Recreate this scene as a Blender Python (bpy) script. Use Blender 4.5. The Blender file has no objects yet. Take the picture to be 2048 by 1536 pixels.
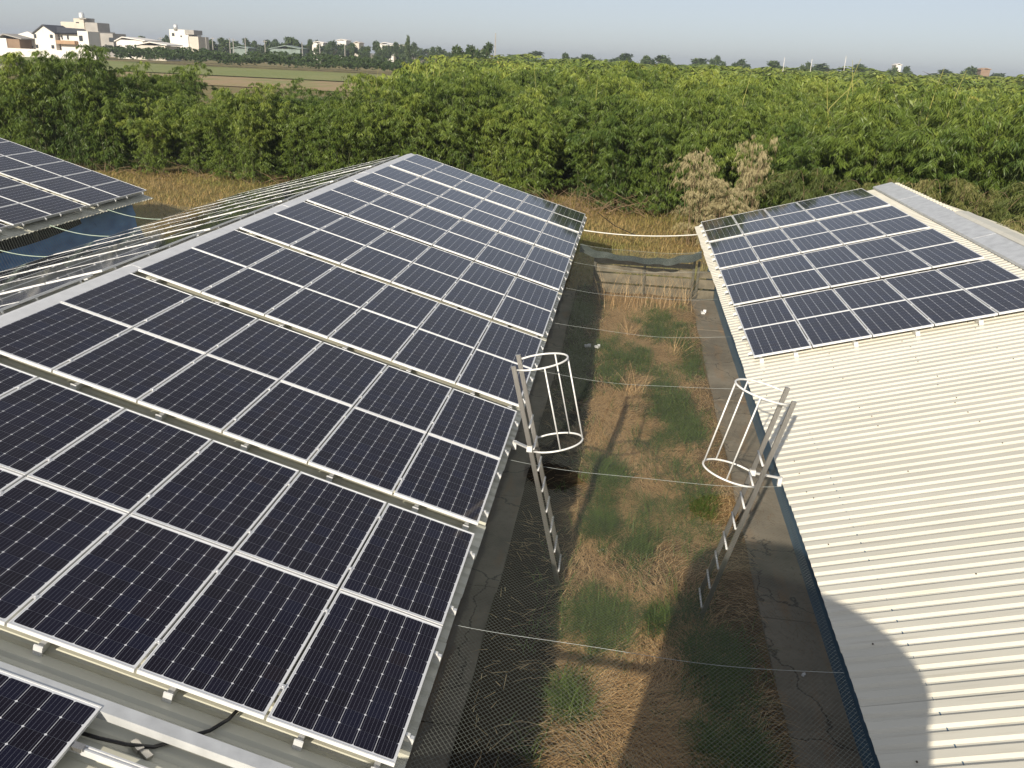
import bpy, math, random
import numpy as np
from mathutils import Vector, Matrix
R = math.radians
rng = np.random.default_rng(7); random.seed(7)
scene = bpy.context.scene
C = scene.collection

# ------------------------------------------------------------------ camera, sky, sun, exposure
CAM = Vector((1.3172, -4.8043, 6.7208)); FPX = 1736.78          # focal length in pixels of a 2048 px wide picture
YAW, PITCH, ROLL = R(6.8821), R(20.6091), R(2.464)
cam_d = bpy.data.cameras.new('camera'); cam = bpy.data.objects.new('camera', cam_d); C.objects.link(cam)
f0 = Vector((-math.sin(YAW), math.cos(YAW), 0)); r0 = Vector((math.cos(YAW), math.sin(YAW), 0)); u0 = Vector((0, 0, 1))
FW = f0*math.cos(PITCH) - u0*math.sin(PITCH); UP = u0*math.cos(PITCH) + f0*math.sin(PITCH)
RT = r0*math.cos(ROLL) + UP*math.sin(ROLL); UP = UP*math.cos(ROLL) - r0*math.sin(ROLL)
cam.matrix_world = Matrix(((RT.x, UP.x, -FW.x, CAM.x), (RT.y, UP.y, -FW.y, CAM.y), (RT.z, UP.z, -FW.z, CAM.z), (0, 0, 0, 1)))
cam_d.sensor_width = 36; cam_d.lens = 36*FPX/2048; cam_d.clip_start = 0.05; cam_d.clip_end = 9000
scene.camera = cam
SUN_EL, SUN_AZ = R(23.5), R(13.3)
wd = bpy.data.worlds.new('World'); scene.world = wd; wd.use_nodes = True
nt = wd.node_tree; bg = nt.nodes['Background']
sky = nt.nodes.new('ShaderNodeTexSky'); sky.sky_type = 'NISHITA'; sky.sun_disc = False
sky.sun_elevation = SUN_EL; sky.sun_rotation = math.pi + SUN_AZ
sky.altitude = 50; sky.air_density = 0.62; sky.dust_density = 0.75; sky.ozone_density = 1.3
hs = nt.nodes.new('ShaderNodeHueSaturation'); hs.inputs['Saturation'].default_value = 0.75
nt.links.new(sky.outputs[0], hs.inputs['Color']); nt.links.new(hs.outputs[0], bg.inputs[0]); bg.inputs[1].default_value = 0.05
veil = nt.nodes.new('ShaderNodeBackground'); veil.inputs[0].default_value = (0.242, 0.246, 0.258, 1); veil.inputs[1].default_value = 1.0   # hazy white air over the whole sky
addsh = nt.nodes.new('ShaderNodeAddShader'); nt.links.new(bg.outputs[0], addsh.inputs[0]); nt.links.new(veil.outputs[0], addsh.inputs[1])
nt.links.new(addsh.outputs[0], nt.nodes['World Output'].inputs[0])
sd = bpy.data.lights.new('sun', 'SUN'); sd.energy = 5.0; sd.angle = R(0.53); sd.color = (1.0, 0.915, 0.785)
sun = bpy.data.objects.new('sun', sd); C.objects.link(sun)
SD = Vector((math.sin(SUN_AZ)*math.cos(SUN_EL), math.cos(SUN_AZ)*math.cos(SUN_EL), -math.sin(SUN_EL)))
sun.rotation_euler = SD.to_track_quat('-Z', 'Y').to_euler(); sun.location = (-3, -14, 12)
vs = scene.view_settings
vs.view_transform = 'Standard'; vs.look = 'None'; vs.gamma = 1; vs.use_curve_mapping = False; vs.exposure = 0.2
scene.cycles.max_bounces = 6; scene.cycles.transparent_max_bounces = 8; scene.cycles.volume_bounces = 0
scene.cycles.caustics_reflective = False; scene.cycles.caustics_refractive = False

def at(px, py, Y):                  # surveyed bearing in the photograph + real distance Y along the sheds -> world point
    d = RT*((px-1024)/FPX) - UP*((py-768)/FPX) + FW
    return CAM + d*((Y-CAM.y)/d.y)
def seen(p, m=0):
    q = Vector(p) - CAM; z = q.dot(FW)
    if z < 0.3: return False
    x, y = 1024 + FPX*q.dot(RT)/z, 768 - FPX*q.dot(UP)/z
    return -m < x < 2048+m and -m < y < 1536+m

# ------------------------------------------------------------------ materials
def new_mat(name):
    m = bpy.data.materials.new(name); m.use_nodes = True
    return m, m.node_tree, m.node_tree.nodes['Principled BSDF']
def nd(t, kind, **kw):
    n = t.nodes.new(kind)
    for k, v in kw.items():
        if k in n.inputs: n.inputs[k].default_value = v
        else: setattr(n, k, v)
    return n
def ramp(t, fac, stops):
    r = t.nodes.new('ShaderNodeValToRGB'); e = r.color_ramp.elements
    while len(e) < len(stops): e.new(0.5)
    for el, (p, c) in zip(e, stops): el.position = p; el.color = (*c, 1)
    t.links.new(fac, r.inputs[0]); return r.outputs[0]
def coords(t, which='Object', scale=None):
    tc = t.nodes.new('ShaderNodeTexCoord'); o = tc.outputs[which]
    if which == 'World': pass
    if scale:
        mp = t.nodes.new('ShaderNodeMapping'); mp.inputs['Scale'].default_value = scale
        t.links.new(o, mp.inputs[0]); o = mp.outputs[0]
    return o
def wpos(t, scale=None):
    g = t.nodes.new('ShaderNodeNewGeometry'); o = g.outputs['Position']
    if scale:
        mp = t.nodes.new('ShaderNodeMapping'); mp.inputs['Scale'].default_value = scale
        t.links.new(o, mp.inputs[0]); o = mp.outputs[0]
    return o
def noise(t, vec, scale, detail=4, rough=0.55):
    n = nd(t, 'ShaderNodeTexNoise', Scale=scale, Detail=detail, Roughness=rough)
    if vec is not None: t.links.new(vec, n.inputs['Vector'])
    return n.outputs['Fac']
def mixc(t, fac, a, b, mode='MIX'):
    m = t.nodes.new('ShaderNodeMix'); m.data_type = 'RGBA'; m.blend_type = mode
    for sock, v in ((0, fac), (6, a), (7, b)):
        if isinstance(v, (int, float)): m.inputs[sock].default_value = v
        elif isinstance(v, tuple): m.inputs[sock].default_value = (*v, 1)
        else: t.links.new(v, m.inputs[sock])
    return m.outputs[2]
def bump(t, b, h, strength=0.3, dist=0.01):
    n = nd(t, 'ShaderNodeBump', Strength=strength, Distance=dist); t.links.new(h, n.inputs['Height']); t.links.new(n.outputs[0], b.inputs['Normal'])
def simple(name, col, rough=0.6, metal=0.0, var=0.12, scale=6.0, spec=0.5, bmp=0.0):
    m, t, b = new_mat(name)
    n = noise(t, wpos(t), scale, 5)
    lo = tuple(max(0, c*(1-var*1.6)) for c in col); hi = tuple(min(1, c*(1+var)) for c in col)
    t.links.new(ramp(t, n, [(0.3, lo), (0.7, hi)]), b.inputs['Base Color'])
    b.inputs['Roughness'].default_value = rough; b.inputs['Metallic'].default_value = metal
    b.inputs['Specular IOR Level'].default_value = spec
    if bmp: bump(t, b, n, bmp)
    return m
M = {}
def mats():
    # painted corrugated roofing
    for nm, col in (('cream_roof', (0.70, 0.668, 0.565)), ('pale_roof', (0.66, 0.645, 0.52))):
        m, t, b = new_mat(nm)
        p = wpos(t)
        n1 = noise(t, wpos(t, (0.35, 1.6, 1)), 1.3, 5); n2 = noise(t, wpos(t, (0.5, 9, 1)), 2.2, 4); n3 = noise(t, p, 60, 3)
        base = ramp(t, n1, [(0.25, tuple(c*0.86 for c in col)), (0.7, col)])
        oi = t.nodes.new('ShaderNodeObjectInfo')
        base = mixc(t, 0.10, base, ramp(t, oi.outputs['Random'], [(0, (0.40, 0.38, 0.30)), (1, (0.78, 0.75, 0.64))]))
        base = mixc(t, ramp(t, n2, [(0.56, (0, 0, 0)), (0.8, (0.5, 0.5, 0.5))]), base, (0.38, 0.33, 0.24))
        base = mixc(t, ramp(t, n3, [(0.70, (0, 0, 0)), (0.78, (0.5, 0.5, 0.5))]), base, (0.25, 0.21, 0.15))
        t.links.new(base, b.inputs['Base Color']); b.inputs['Roughness'].default_value = 0.34
        M[nm] = m
    M['galv'] = simple('galvanised_steel', (0.66, 0.67, 0.665), 0.42, 0.35, 0.10, 5); M['capw'] = simple('bright_zinc_sheet', (0.76, 0.76, 0.75), 0.38, 0.2, 0.06, 5)
    M['alu'] = simple('aluminium', (0.80, 0.80, 0.79), 0.38, 0.35, 0.05, 20)
    M['frame'] = simple('panel_frame_aluminium', (0.80, 0.80, 0.785), 0.36, 0.15, 0.04, 14)
    M['white_metal'] = simple('white_painted_steel', (0.78, 0.77, 0.73), 0.4, 0.1, 0.06, 20)
    m, t, b = new_mat('stainless_steel')
    n = noise(t, coords(t, 'Object', (60, 60, 1.5)), 4, 3)
    t.links.new(ramp(t, n, [(0.3, (0.42, 0.40, 0.365)), (0.7, (0.60, 0.575, 0.53))]), b.inputs['Base Color'])
    b.inputs['Metallic'].default_value = 0.9; b.inputs['Roughness'].default_value = 0.34; M['steel'] = m
    # photovoltaic cells
    m, t, b = new_mat('photovoltaic_cell')
    uv = t.nodes.new('ShaderNodeUVMap'); sx = t.nodes.new('ShaderNodeSeparateXYZ'); t.links.new(uv.outputs[0], sx.inputs[0])
    mu = nd(t, 'ShaderNodeMath', operation='MULTIPLY'); mu.inputs[1].default_value = 5; t.links.new(sx.outputs[0], mu.inputs[0])
    fr = nd(t, 'ShaderNodeMath', operation='FRACT'); t.links.new(mu.outputs[0], fr.inputs[0])
    su = nd(t, 'ShaderNodeMath', operation='SUBTRACT'); su.inputs[1].default_value = 0.5; t.links.new(fr.outputs[0], su.inputs[0])
    ab = nd(t, 'ShaderNodeMath', operation='ABSOLUTE'); t.links.new(su.outputs[0], ab.inputs[0])
    lt = nd(t, 'ShaderNodeMath', operation='LESS_THAN'); lt.inputs[1].default_value = 0.030; t.links.new(ab.outputs[0], lt.inputs[0])
    oi = t.nodes.new('ShaderNodeObjectInfo'); at_ = nd(t, 'ShaderNodeAttribute', attribute_name='tint')
    ad = nd(t, 'ShaderNodeMath', operation='ADD'); t.links.new(oi.outputs['Random'], ad.inputs[0]); t.links.new(at_.outputs['Fac'], ad.inputs[1])
    f2 = nd(t, 'ShaderNodeMath', operation='FRACT'); t.links.new(ad.outputs[0], f2.inputs[0])
    cc = ramp(t, f2.outputs[0], [(0, (0.0062, 0.0048, 0.010)), (0.6, (0.0072, 0.0058, 0.0145)), (0.9, (0.0075, 0.008, 0.022)), (1, (0.011, 0.0075, 0.012))])
    dust = noise(t, wpos(t), 1.1, 5)
    cc = mixc(t, ramp(t, dust, [(0.35, (0.0, 0.0, 0.0)), (0.75, (0.014, 0.014, 0.014))]), cc, (0.30, 0.27, 0.22))
    sm = noise(t, wpos(t, (1, .8, 1)), 2.3, 6, .6); cc = mixc(t, ramp(t, sm, [(0.70, (0, 0, 0)), (0.80, (0.16, 0.16, 0.16))]), cc, (0.42, 0.42, 0.44))   # dried rain smudges
    t.links.new(mixc(t, lt.outputs[0], cc, (0.13, 0.135, 0.17)), b.inputs['Base Color'])
    b.inputs['Roughness'].default_value = 0.35; b.inputs['Specular IOR Level'].default_value = 0.04
    b.inputs['Coat Weight'].default_value = 1.0; b.inputs['Coat Roughness'].default_value = 0.06; b.inputs['Coat IOR'].default_value = 1.25
    M['cell'] = m
    m, t, b = new_mat('panel_backsheet_glass')
    b.inputs['Base Color'].default_value = (0.74, 0.75, 0.77, 1); b.inputs['Roughness'].default_value = 0.5
    b.inputs['Coat Weight'].default_value = 1.0; b.inputs['Coat Roughness'].default_value = 0.07; M['back'] = m
    M['black'] = simple('black_rubber', (0.012, 0.012, 0.012), 0.5, 0, 0.2, 30)
    M['dark'] = simple('painted_interior_dark', (0.012, 0.012, 0.013), 0.9, 0, 0.2, 3)  # near-black colour standing in for the darkness of an unlit inside
    # concrete with stains
    m, t, b = new_mat('worn_concrete')
    p = wpos(t); n1 = noise(t, p, 0.9, 6, 0.6); n2 = noise(t, p, 14, 5, 0.6); n3 = noise(t, wpos(t, (2.2, 0.5, 1)), 1.7, 4)
    c = ramp(t, n1, [(0.25, (0.13, 0.108, 0.078)), (0.55, (0.27, 0.23, 0.17)), (0.8, (0.36, 0.31, 0.235))])
    c = mixc(t, ramp(t, n2, [(0.5, (0, 0, 0)), (0.75, (0.5, 0.5, 0.5))]), c, (0.15, 0.12, 0.085))
    c = mixc(t, ramp(t, n3, [(0.55, (0, 0, 0)), (0.75, (0.55, 0.55, 0.55))]), c, (0.34, 0.20, 0.09))
    vo = nd(t, 'ShaderNodeTexVoronoi', feature='DISTANCE_TO_EDGE', Scale=0.55); dv = nd(t, 'ShaderNodeVectorMath', operation='ADD')
    nz = nd(t, 'ShaderNodeTexNoise', Scale=2.6, Detail=5); t.links.new(p, nz.inputs['Vector']); sc = nd(t, 'ShaderNodeVectorMath', operation='SCALE'); sc.inputs[3].default_value = 0.55
    t.links.new(nz.outputs['Color'], sc.inputs[0]); t.links.new(p, dv.inputs[0]); t.links.new(sc.outputs[0], dv.inputs[1]); t.links.new(dv.outputs[0], vo.inputs['Vector'])
    c = mixc(t, ramp(t, vo.outputs['Distance'], [(0.003, (0.7, 0.7, 0.7)), (0.009, (0, 0, 0))]), c, (0.03, 0.025, 0.02))
    t.links.new(c, b.inputs['Base Color']); b.inputs['Roughness'].default_value = 0.9; bump(t, b, n2, 0.4, 0.01); M['concrete'] = m
    # yard soil and matted straw
    m, t, b = new_mat('straw_soil')
    p = wpos(t); n1 = noise(t, p, 0.8, 6, 0.6); n2 = noise(t, p, 9, 6, 0.65); n3 = noise(t, wpos(t, (5, 26, 1)), 3, 5, 0.7)
    c = ramp(t, n1, [(0.3, (0.040, 0.026, 0.014)), (0.5, (0.14, 0.085, 0.040)), (0.72, (0.33, 0.205, 0.092))])
    c = mixc(t, ramp(t, n3, [(0.42, (0, 0, 0)), (0.66, (0.75, 0.75, 0.75))]), c, (0.36, 0.245, 0.115))
    c = mixc(t, ramp(t, n2, [(0.5, (0, 0, 0)), (0.72, (0.8, 0.8, 0.8))]), c, (0.06, 0.042, 0.026))
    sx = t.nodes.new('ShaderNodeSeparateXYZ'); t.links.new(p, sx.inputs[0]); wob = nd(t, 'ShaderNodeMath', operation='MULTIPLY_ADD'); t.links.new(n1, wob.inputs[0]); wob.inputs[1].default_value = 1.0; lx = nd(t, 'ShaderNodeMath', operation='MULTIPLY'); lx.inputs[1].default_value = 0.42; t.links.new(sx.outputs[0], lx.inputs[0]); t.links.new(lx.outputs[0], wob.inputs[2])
    c = mixc(t, ramp(t, wob.outputs[0], [(0.80, (0.92, 0.92, 0.92)), (0.98, (0.05, 0.05, 0.05))]) if True else 0, c, (0.026, 0.019, 0.012))  # shade painted in: soil darkened on the middle shed's side
    t.links.new(c, b.inputs['Base Color']); b.inputs['Roughness'].default_value = 1; b.inputs['Specular IOR Level'].default_value = 0.1; bump(t, b, n2, 0.8, 0.05); M['soil'] = m
    # land beyond
    m, t, b = new_mat('country_ground')
    p = wpos(t); n1 = noise(t, p, 0.12, 6, 0.6); n2 = noise(t, p, 2.5, 6, 0.7)
    c = ramp(t, n1, [(0.3, (0.20, 0.14, 0.06)), (0.5, (0.22, 0.18, 0.06)), (0.7, (0.12, 0.14, 0.035))])
    c = mixc(t, ramp(t, n2, [(0.45, (0, 0, 0)), (0.75, (0.7, 0.7, 0.7))]), c, (0.22, 0.15, 0.07))
    t.links.new(c, b.inputs['Base Color']); b.inputs['Roughness'].default_value = 1; bump(t, b, n2, 0.8, 0.15); M['land'] = m
    m, t, b = new_mat('crop_field')
    n1 = noise(t, wpos(t, (1, 0.25, 1)), 0.06, 5); n2 = noise(t, wpos(t), 0.9, 6, 0.7)
    c = ramp(t, n1, [(0.35, (0.20, 0.24, 0.055)), (0.65, (0.27, 0.27, 0.085))]); c = mixc(t, ramp(t, n2, [(0.40, (0, 0, 0)), (0.65, (0.7, 0.7, 0.7))]), c, (0.13, 0.15, 0.035))
    t.links.new(c, b.inputs['Base Color']); b.inputs['Roughness'].default_value = 1; M['crop'] = m
    m, t, b = new_mat('ploughed_soil')
    n1 = noise(t, wpos(t, (1, 0.35, 1)), 0.09, 7, .7); c = ramp(t, n1, [(0.34, (0.20, 0.23, 0.06)), (0.46, (0.30, 0.24, 0.10)), (0.56, (0.36, 0.245, 0.13)), (0.66, (0.17, 0.20, 0.05))])
    t.links.new(c, b.inputs['Base Color']); b.inputs['Roughness'].default_value = 1; M['plough'] = m
    # leaves: colour differs from leaf to leaf and from clump to clump
    def leaf(nm, stops, trans=0.18, gloss=0.46):
        m, t, b = new_mat(nm)
        a = nd(t, 'ShaderNodeAttribute', attribute_name='tint'); oi = t.nodes.new('ShaderNodeObjectInfo')
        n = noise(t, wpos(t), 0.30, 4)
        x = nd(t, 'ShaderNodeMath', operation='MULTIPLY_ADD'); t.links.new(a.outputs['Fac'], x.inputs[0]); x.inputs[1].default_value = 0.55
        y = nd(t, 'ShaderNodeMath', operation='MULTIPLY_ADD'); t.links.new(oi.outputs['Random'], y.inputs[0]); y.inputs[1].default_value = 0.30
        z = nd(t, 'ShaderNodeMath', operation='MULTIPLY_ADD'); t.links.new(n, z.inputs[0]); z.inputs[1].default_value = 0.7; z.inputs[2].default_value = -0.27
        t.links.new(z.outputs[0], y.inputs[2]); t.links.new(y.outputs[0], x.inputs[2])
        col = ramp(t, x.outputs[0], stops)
        t.links.new(col, b.inputs['Base Color']); b.inputs['Roughness'].default_value = gloss; b.inputs['Specular IOR Level'].default_value = 0.4
        tr = t.nodes.new('ShaderNodeBsdfTranslucent'); t.links.new(col, tr.inputs[0])
        mx = nd(t, 'ShaderNodeMixShader'); mx.inputs[0].default_value = trans
        t.links.new(b.outputs[0], mx.inputs[1]); t.links.new(tr.outputs[0], mx.inputs[2])
        t.links.new(mx.outputs[0], t.nodes['Material Output'].inputs[0]); M[nm] = m
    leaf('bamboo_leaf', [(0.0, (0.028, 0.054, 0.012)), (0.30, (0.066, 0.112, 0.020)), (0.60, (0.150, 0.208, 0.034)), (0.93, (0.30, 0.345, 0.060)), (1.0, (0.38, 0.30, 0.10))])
    leaf('dark_leaf', [(0.0, (0.026, 0.050, 0.014)), (0.5, (0.062, 0.100, 0.026)), (1.0, (0.12, 0.16, 0.040))])
    leaf('dead_leaf', [(0.0, (0.19, 0.16, 0.075)), (0.5, (0.42, 0.36, 0.19)), (1.0, (0.56, 0.49, 0.30))], 0.15, 0.7)
    leaf('mixed_leaf', [(0.0, (0.045, 0.072, 0.016)), (0.4, (0.095, 0.125, 0.028)), (0.75, (0.18, 0.185, 0.055)), (1.0, (0.32, 0.26, 0.12))], 0.2, 0.6)
    leaf('grass_leaf', [(0.0, (0.045, 0.070, 0.014)), (0.5, (0.095, 0.150, 0.026)), (1.0, (0.18, 0.22, 0.050))])
    leaf('straw_leaf', [(0.0, (0.23, 0.125, 0.050)), (0.4, (0.56, 0.36, 0.16)), (0.8, (0.75, 0.54, 0.28)), (1.0, (0.82, 0.66, 0.42))], 0.1, 0.6)
    leaf('verge_leaf', [(0.0, (0.09, 0.14, 0.028)), (0.4, (0.24, 0.25, 0.06)), (0.7, (0.42, 0.29, 0.11)), (1.0, (0.52, 0.36, 0.18))], 0.15, 0.7)
    leaf('banana_leaf', [(0.0, (0.085, 0.15, 0.025)), (1.0, (0.20, 0.27, 0.06))], 0.35, 0.4)
    M['culm'] = simple('bamboo_culm', (0.09, 0.10, 0.04), 0.5, 0, 0.3, 3)
    M['yellow_culm'] = simple('yellow_bamboo_culm', (0.36, 0.34, 0.085), 0.5, 0, 0.15, 3)
    M['deadwood'] = simple('dead_stems', (0.22, 0.15, 0.085), 0.9, 0, 0.3, 5)
    M['bark'] = simple('bark', (0.10, 0.075, 0.05), 0.9, 0, 0.3, 5)
    M['net'] = simple('dark_green_netting', (0.21, 0.225, 0.185), 0.6, 0, 0.1, 3)
    M['netband'] = simple('bunched_green_netting', (0.05, 0.062, 0.052), 0.7, 0, 0.15, 8)
    M['wire'] = simple('pale_wire', (0.42, 0.45, 0.42), 0.5, 0.2, 0.1, 8)
    M['hose'] = simple('white_hose', (0.78, 0.76, 0.68), 0.5, 0, 0.05, 8)
    # blue painted shed wall, rusty at the foot
    m, t, b = new_mat('blue_wall_paint')
    n = noise(t, wpos(t, (1, 0.6, 3)), 2.2, 5); c = ramp(t, n, [(0.3, (0.045, 0.105, 0.165)), (0.7, (0.075, 0.155, 0.235))])
    t.links.new(c, b.inputs['Base Color']); b.inputs['Roughness'].default_value = 0.55; M['bluewall'] = m
    m, t, b = new_mat('blue_tarpaulin')
    n = noise(t, wpos(t, (1, 0.7, 2)), 1.6, 5); c = ramp(t, n, [(0.3, (0.05, 0.20, 0.52)), (0.7, (0.13, 0.38, 0.78))])
    t.links.new(c, b.inputs['Base Color']); b.inputs['Roughness'].default_value = 0.45; M['tarp'] = m
    M['board'] = simple('weathered_board', (0.20, 0.17, 0.115), 0.9, 0, 0.25, 4, bmp=0.2)
    M['post'] = simple('weathered_post', (0.12, 0.11, 0.08), 0.9, 0, 0.25, 6)
    M['house_white'] = simple('white_house_paint', (0.76, 0.72, 0.66), 0.7, 0, 0.05, 0.3)
    M['house_beige'] = simple('beige_house_paint', (0.60, 0.54, 0.45), 0.7, 0, 0.08, 0.3)
    M['house_grey'] = simple('bare_concrete', (0.36, 0.34, 0.31), 0.8, 0, 0.12, 0.3)
    M['slate'] = simple('dark_roof_tiles', (0.060, 0.062, 0.072), 0.6, 0, 0.15, 0.5)
    M['rustwall'] = simple('brown_shed_wall', (0.27, 0.18, 0.115), 0.8, 0, 0.1, 0.4)
    M['window'] = simple('window_glass', (0.035, 0.042, 0.050), 0.12, 0, 0.1, 1)
    M['balcony'] = simple('brown_balcony', (0.42, 0.27, 0.155), 0.7, 0, 0.1, 0.5)
    M['dirt'] = simple('brown_dirt', (0.10, 0.075, 0.05), 0.9, 0, 0.3, 30)
    M['litter'] = simple('white_plastic', (0.82, 0.82, 0.80), 0.5, 0, 0.03, 30)
    M['greenroof'] = simple('green_shade_roof', (0.20, 0.25, 0.22), 0.7, 0, 0.2, 0.5)
mats()

# ------------------------------------------------------------------ mesh and object helpers
def mesh_np(name, V, F, mat, uv=None, tint=None, smooth=False):
    """V (n,3), F (m,k) with k = 3 or 4"""
    V = np.asarray(V, np.float32); F = np.asarray(F, np.int32); k = F.shape[1]
    me = bpy.data.meshes.new(name)
    me.vertices.add(len(V)); me.vertices.foreach_set('co', V.ravel())
    me.loops.add(F.size); me.loops.foreach_set('vertex_index', F.ravel())
    me.polygons.add(len(F)); me.polygons.foreach_set('loop_start', np.arange(0, F.size, k, dtype=np.int32)); me.polygons.foreach_set('loop_total', np.full(len(F), k, np.int32))
    if smooth: me.polygons.foreach_set('use_smooth', np.ones(len(F), bool))
    if tint is not None:
        a = me.attributes.new('tint', 'FLOAT', 'FACE'); a.data.foreach_set('value', np.asarray(tint, np.float32))
    if uv is not None:
        u = me.uv_layers.new(name='UVMap'); u.data.foreach_set('uv', np.asarray(uv, np.float32).ravel())
    me.update(calc_edges=True); me.materials.append(mat); return me
class MB:
    def __init__(s): s.v = []; s.f = []
    def add(s, v, f):
        o = len(s.v); s.v += [tuple(x) for x in v]; s.f += [tuple(i+o for i in q) for q in f]; return s
    def box(s, c, d, rot=None):
        x, y, z = (q/2 for q in d); P = [Vector(q) for q in ((-x,-y,-z),(x,-y,-z),(x,y,-z),(-x,y,-z),(-x,-y,z),(x,-y,z),(x,y,z),(-x,y,z))]
        if rot is not None: P = [rot @ q for q in P]
        return s.add([q+Vector(c) for q in P], [(0,3,2,1),(4,5,6,7),(0,1,5,4),(1,2,6,5),(2,3,7,6),(3,0,4,7)])
    def bar(s, a, b, w, h, up=(0,0,1)):
        a, b = Vector(a), Vector(b); d = (b-a).normalized(); sd_ = d.cross(Vector(up)).normalized()*w/2; u = sd_.cross(d).normalized()*h/2
        P = [a-sd_-u, a+sd_-u, a+sd_+u, a-sd_+u, b-sd_-u, b+sd_-u, b+sd_+u, b-sd_+u]
        return s.add(P, [(0,1,2,3),(7,6,5,4),(0,4,5,1),(1,5,6,2),(2,6,7,3),(3,7,4,0)])
    def tube(s, pts, r, n=6, cap=True, closed=False):
        pts = [Vector(q) for q in pts]; N = len(pts); rs = r if isinstance(r, (list, tuple)) else [r]*N
        V = []; u = None
        for i, q in enumerate(pts):
            d = ((pts[(i+1) % N] if (closed or i < N-1) else q) - (pts[i-1] if (closed or i > 0) else q)).normalized()
            if u is None: u = d.orthogonal().normalized()
            else: u = (u - d*u.dot(d)).normalized()
            w = d.cross(u)
            V += [q + (u*math.cos(2*math.pi*k/n) + w*math.sin(2*math.pi*k/n))*rs[i] for k in range(n)]
        F = []
        for i in range(N if closed else N-1):
            j = (i+1) % N
            F += [(i*n+k, i*n+(k+1) % n, j*n+(k+1) % n, j*n+k) for k in range(n)]
        if cap and not closed: F += [tuple(range(n-1, -1, -1)), tuple((N-1)*n+k for k in range(n))]
        return s.add(V, F)
    def extrude(s, prof, axis0, axis1):          # closed profile of points, swept from offset axis0 to axis1
        n = len(prof); a0, a1 = Vector(axis0), Vector(axis1)
        V = [Vector(q)+a0 for q in prof] + [Vector(q)+a1 for q in prof]
        return s.add(V, [tuple(range(n-1, -1, -1)), tuple(range(n, 2*n))] + [(i, (i+1) % n, n+(i+1) % n, n+i) for i in range(n)])
    def mesh(s, name, mat, smooth=False):
        me = bpy.data.meshes.new(name); me.from_pydata([tuple(q) for q in s.v], [], s.f)
        if smooth:
            for p in me.polygons: p.use_smooth = True
        me.materials.append(mat); return me
I4 = Matrix.Identity(4); WM = {}
def put(name, data, parent=None, mw=None):       # mw: world matrix
    o = bpy.data.objects.new(name, data); C.objects.link(o)
    mw = mw if mw is not None else (WM[parent.name] if parent else I4)
    if parent: o.parent = parent; o.matrix_basis = WM[parent.name].inverted() @ mw
    else: o.matrix_basis = mw
    WM[o.name] = mw.copy(); return o
def tag(o, label=None, cat=None, group=None, kind=None):
    for k, v in (('label', label), ('category', cat), ('group', group), ('kind', kind)):
        if v: o[k] = v
    return o
def thing(name, label, cat, loc=(0,0,0), mw=None, group=None):
    return tag(put(name, None, None, mw if mw is not None else Matrix.Translation(loc)), label, cat, group)
def W(parent, mb, name, mat, smooth=False, kind=None, label=None):   # mesh given in world coordinates -> child of parent
    me = mb.mesh(name, mat, smooth); me.transform(WM[parent.name].inverted())
    return tag(put(name, me, parent), kind=kind, label=label)
def frame_m(x, y, z, o):
    return Matrix(((x[0], y[0], z[0], o[0]), (x[1], y[1], z[1], o[1]), (x[2], y[2], z[2], o[2]), (0, 0, 0, 1)))

# ------------------------------------------------------------------ ground, fields
def sheet(name, pts, z, mat, kind='structure', sub=None):
    mb = MB(); mb.add([(x, y, z) for x, y in pts], [tuple(range(len(pts)))])
    return tag(put(name, mb.mesh(name, mat)), kind=kind)
tag(sheet('ground', [(-3000, -3000), (3000, -3000), (3000, 3000), (-3000, 3000)], 0, M['land']))
tag(sheet('crop_field', [(-330, 190), (-40, 190), (-62, 262), (-330, 272)], 0.30, M['crop']))
tag(sheet('meadow', [(-420, 190), (-335, 190), (-335, 283), (-190, 283), (-150, 250), (-420, 250)][:4] if False else [(-330, 272.5), (-140, 268), (-160, 284), (-330, 284)], 0.2, M['crop']))
tag(sheet('ploughed_field', [(-300, 145), (-44, 145), (-40, 190), (-330, 190)], 0.12, M['plough']))
# straw covered yard between the sheds: a gently uneven sheet
nx, ny = 30, 190
xs = np.linspace(0.05, 3.5, nx); ys = np.linspace(-9, 22, ny); X, Y = np.meshgrid(xs, ys)
def yard_z(x, y):
    return 0.10 + 0.035*np.sin(x*2.1+y*0.7) + 0.03*np.sin(y*1.9-x*1.3) + 0.02*np.sin(x*5.2+y*3.1)
Z = yard_z(X, Y)
V = np.stack([X, Y, Z], -1).reshape(-1, 3); i = np.arange(nx-1)[None] + nx*np.arange(ny-1)[:, None]; i = i.ravel()
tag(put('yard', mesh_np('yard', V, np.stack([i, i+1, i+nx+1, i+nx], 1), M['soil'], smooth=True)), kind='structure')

# concrete aprons cast in slabs
def apron(x0, x1, ya, yb, step=2.6, nm='concrete_apron'):
    a = tag(thing(nm, None, None, (x0, ya, 0)), kind='structure')
    y = ya; k = 0
    while y < yb:
        e = min(y+step, yb); j = random.uniform(-.006, .006)
        mb = MB(); mb.box(((x0+x1)/2, (y+e)/2-.006, 0.04+j), (x1-x0, e-y-.014, 0.12)); W(a, mb, 'slab', M['concrete'])
        y = e
    return a
apron(-0.58, 0.06, -8, 21.2); apron(3.50, 4.22, -8, 21.2); apron(-12.7, -12.0, 4, 24); apron(-15.7, -15.0, 8, 24)

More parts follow.
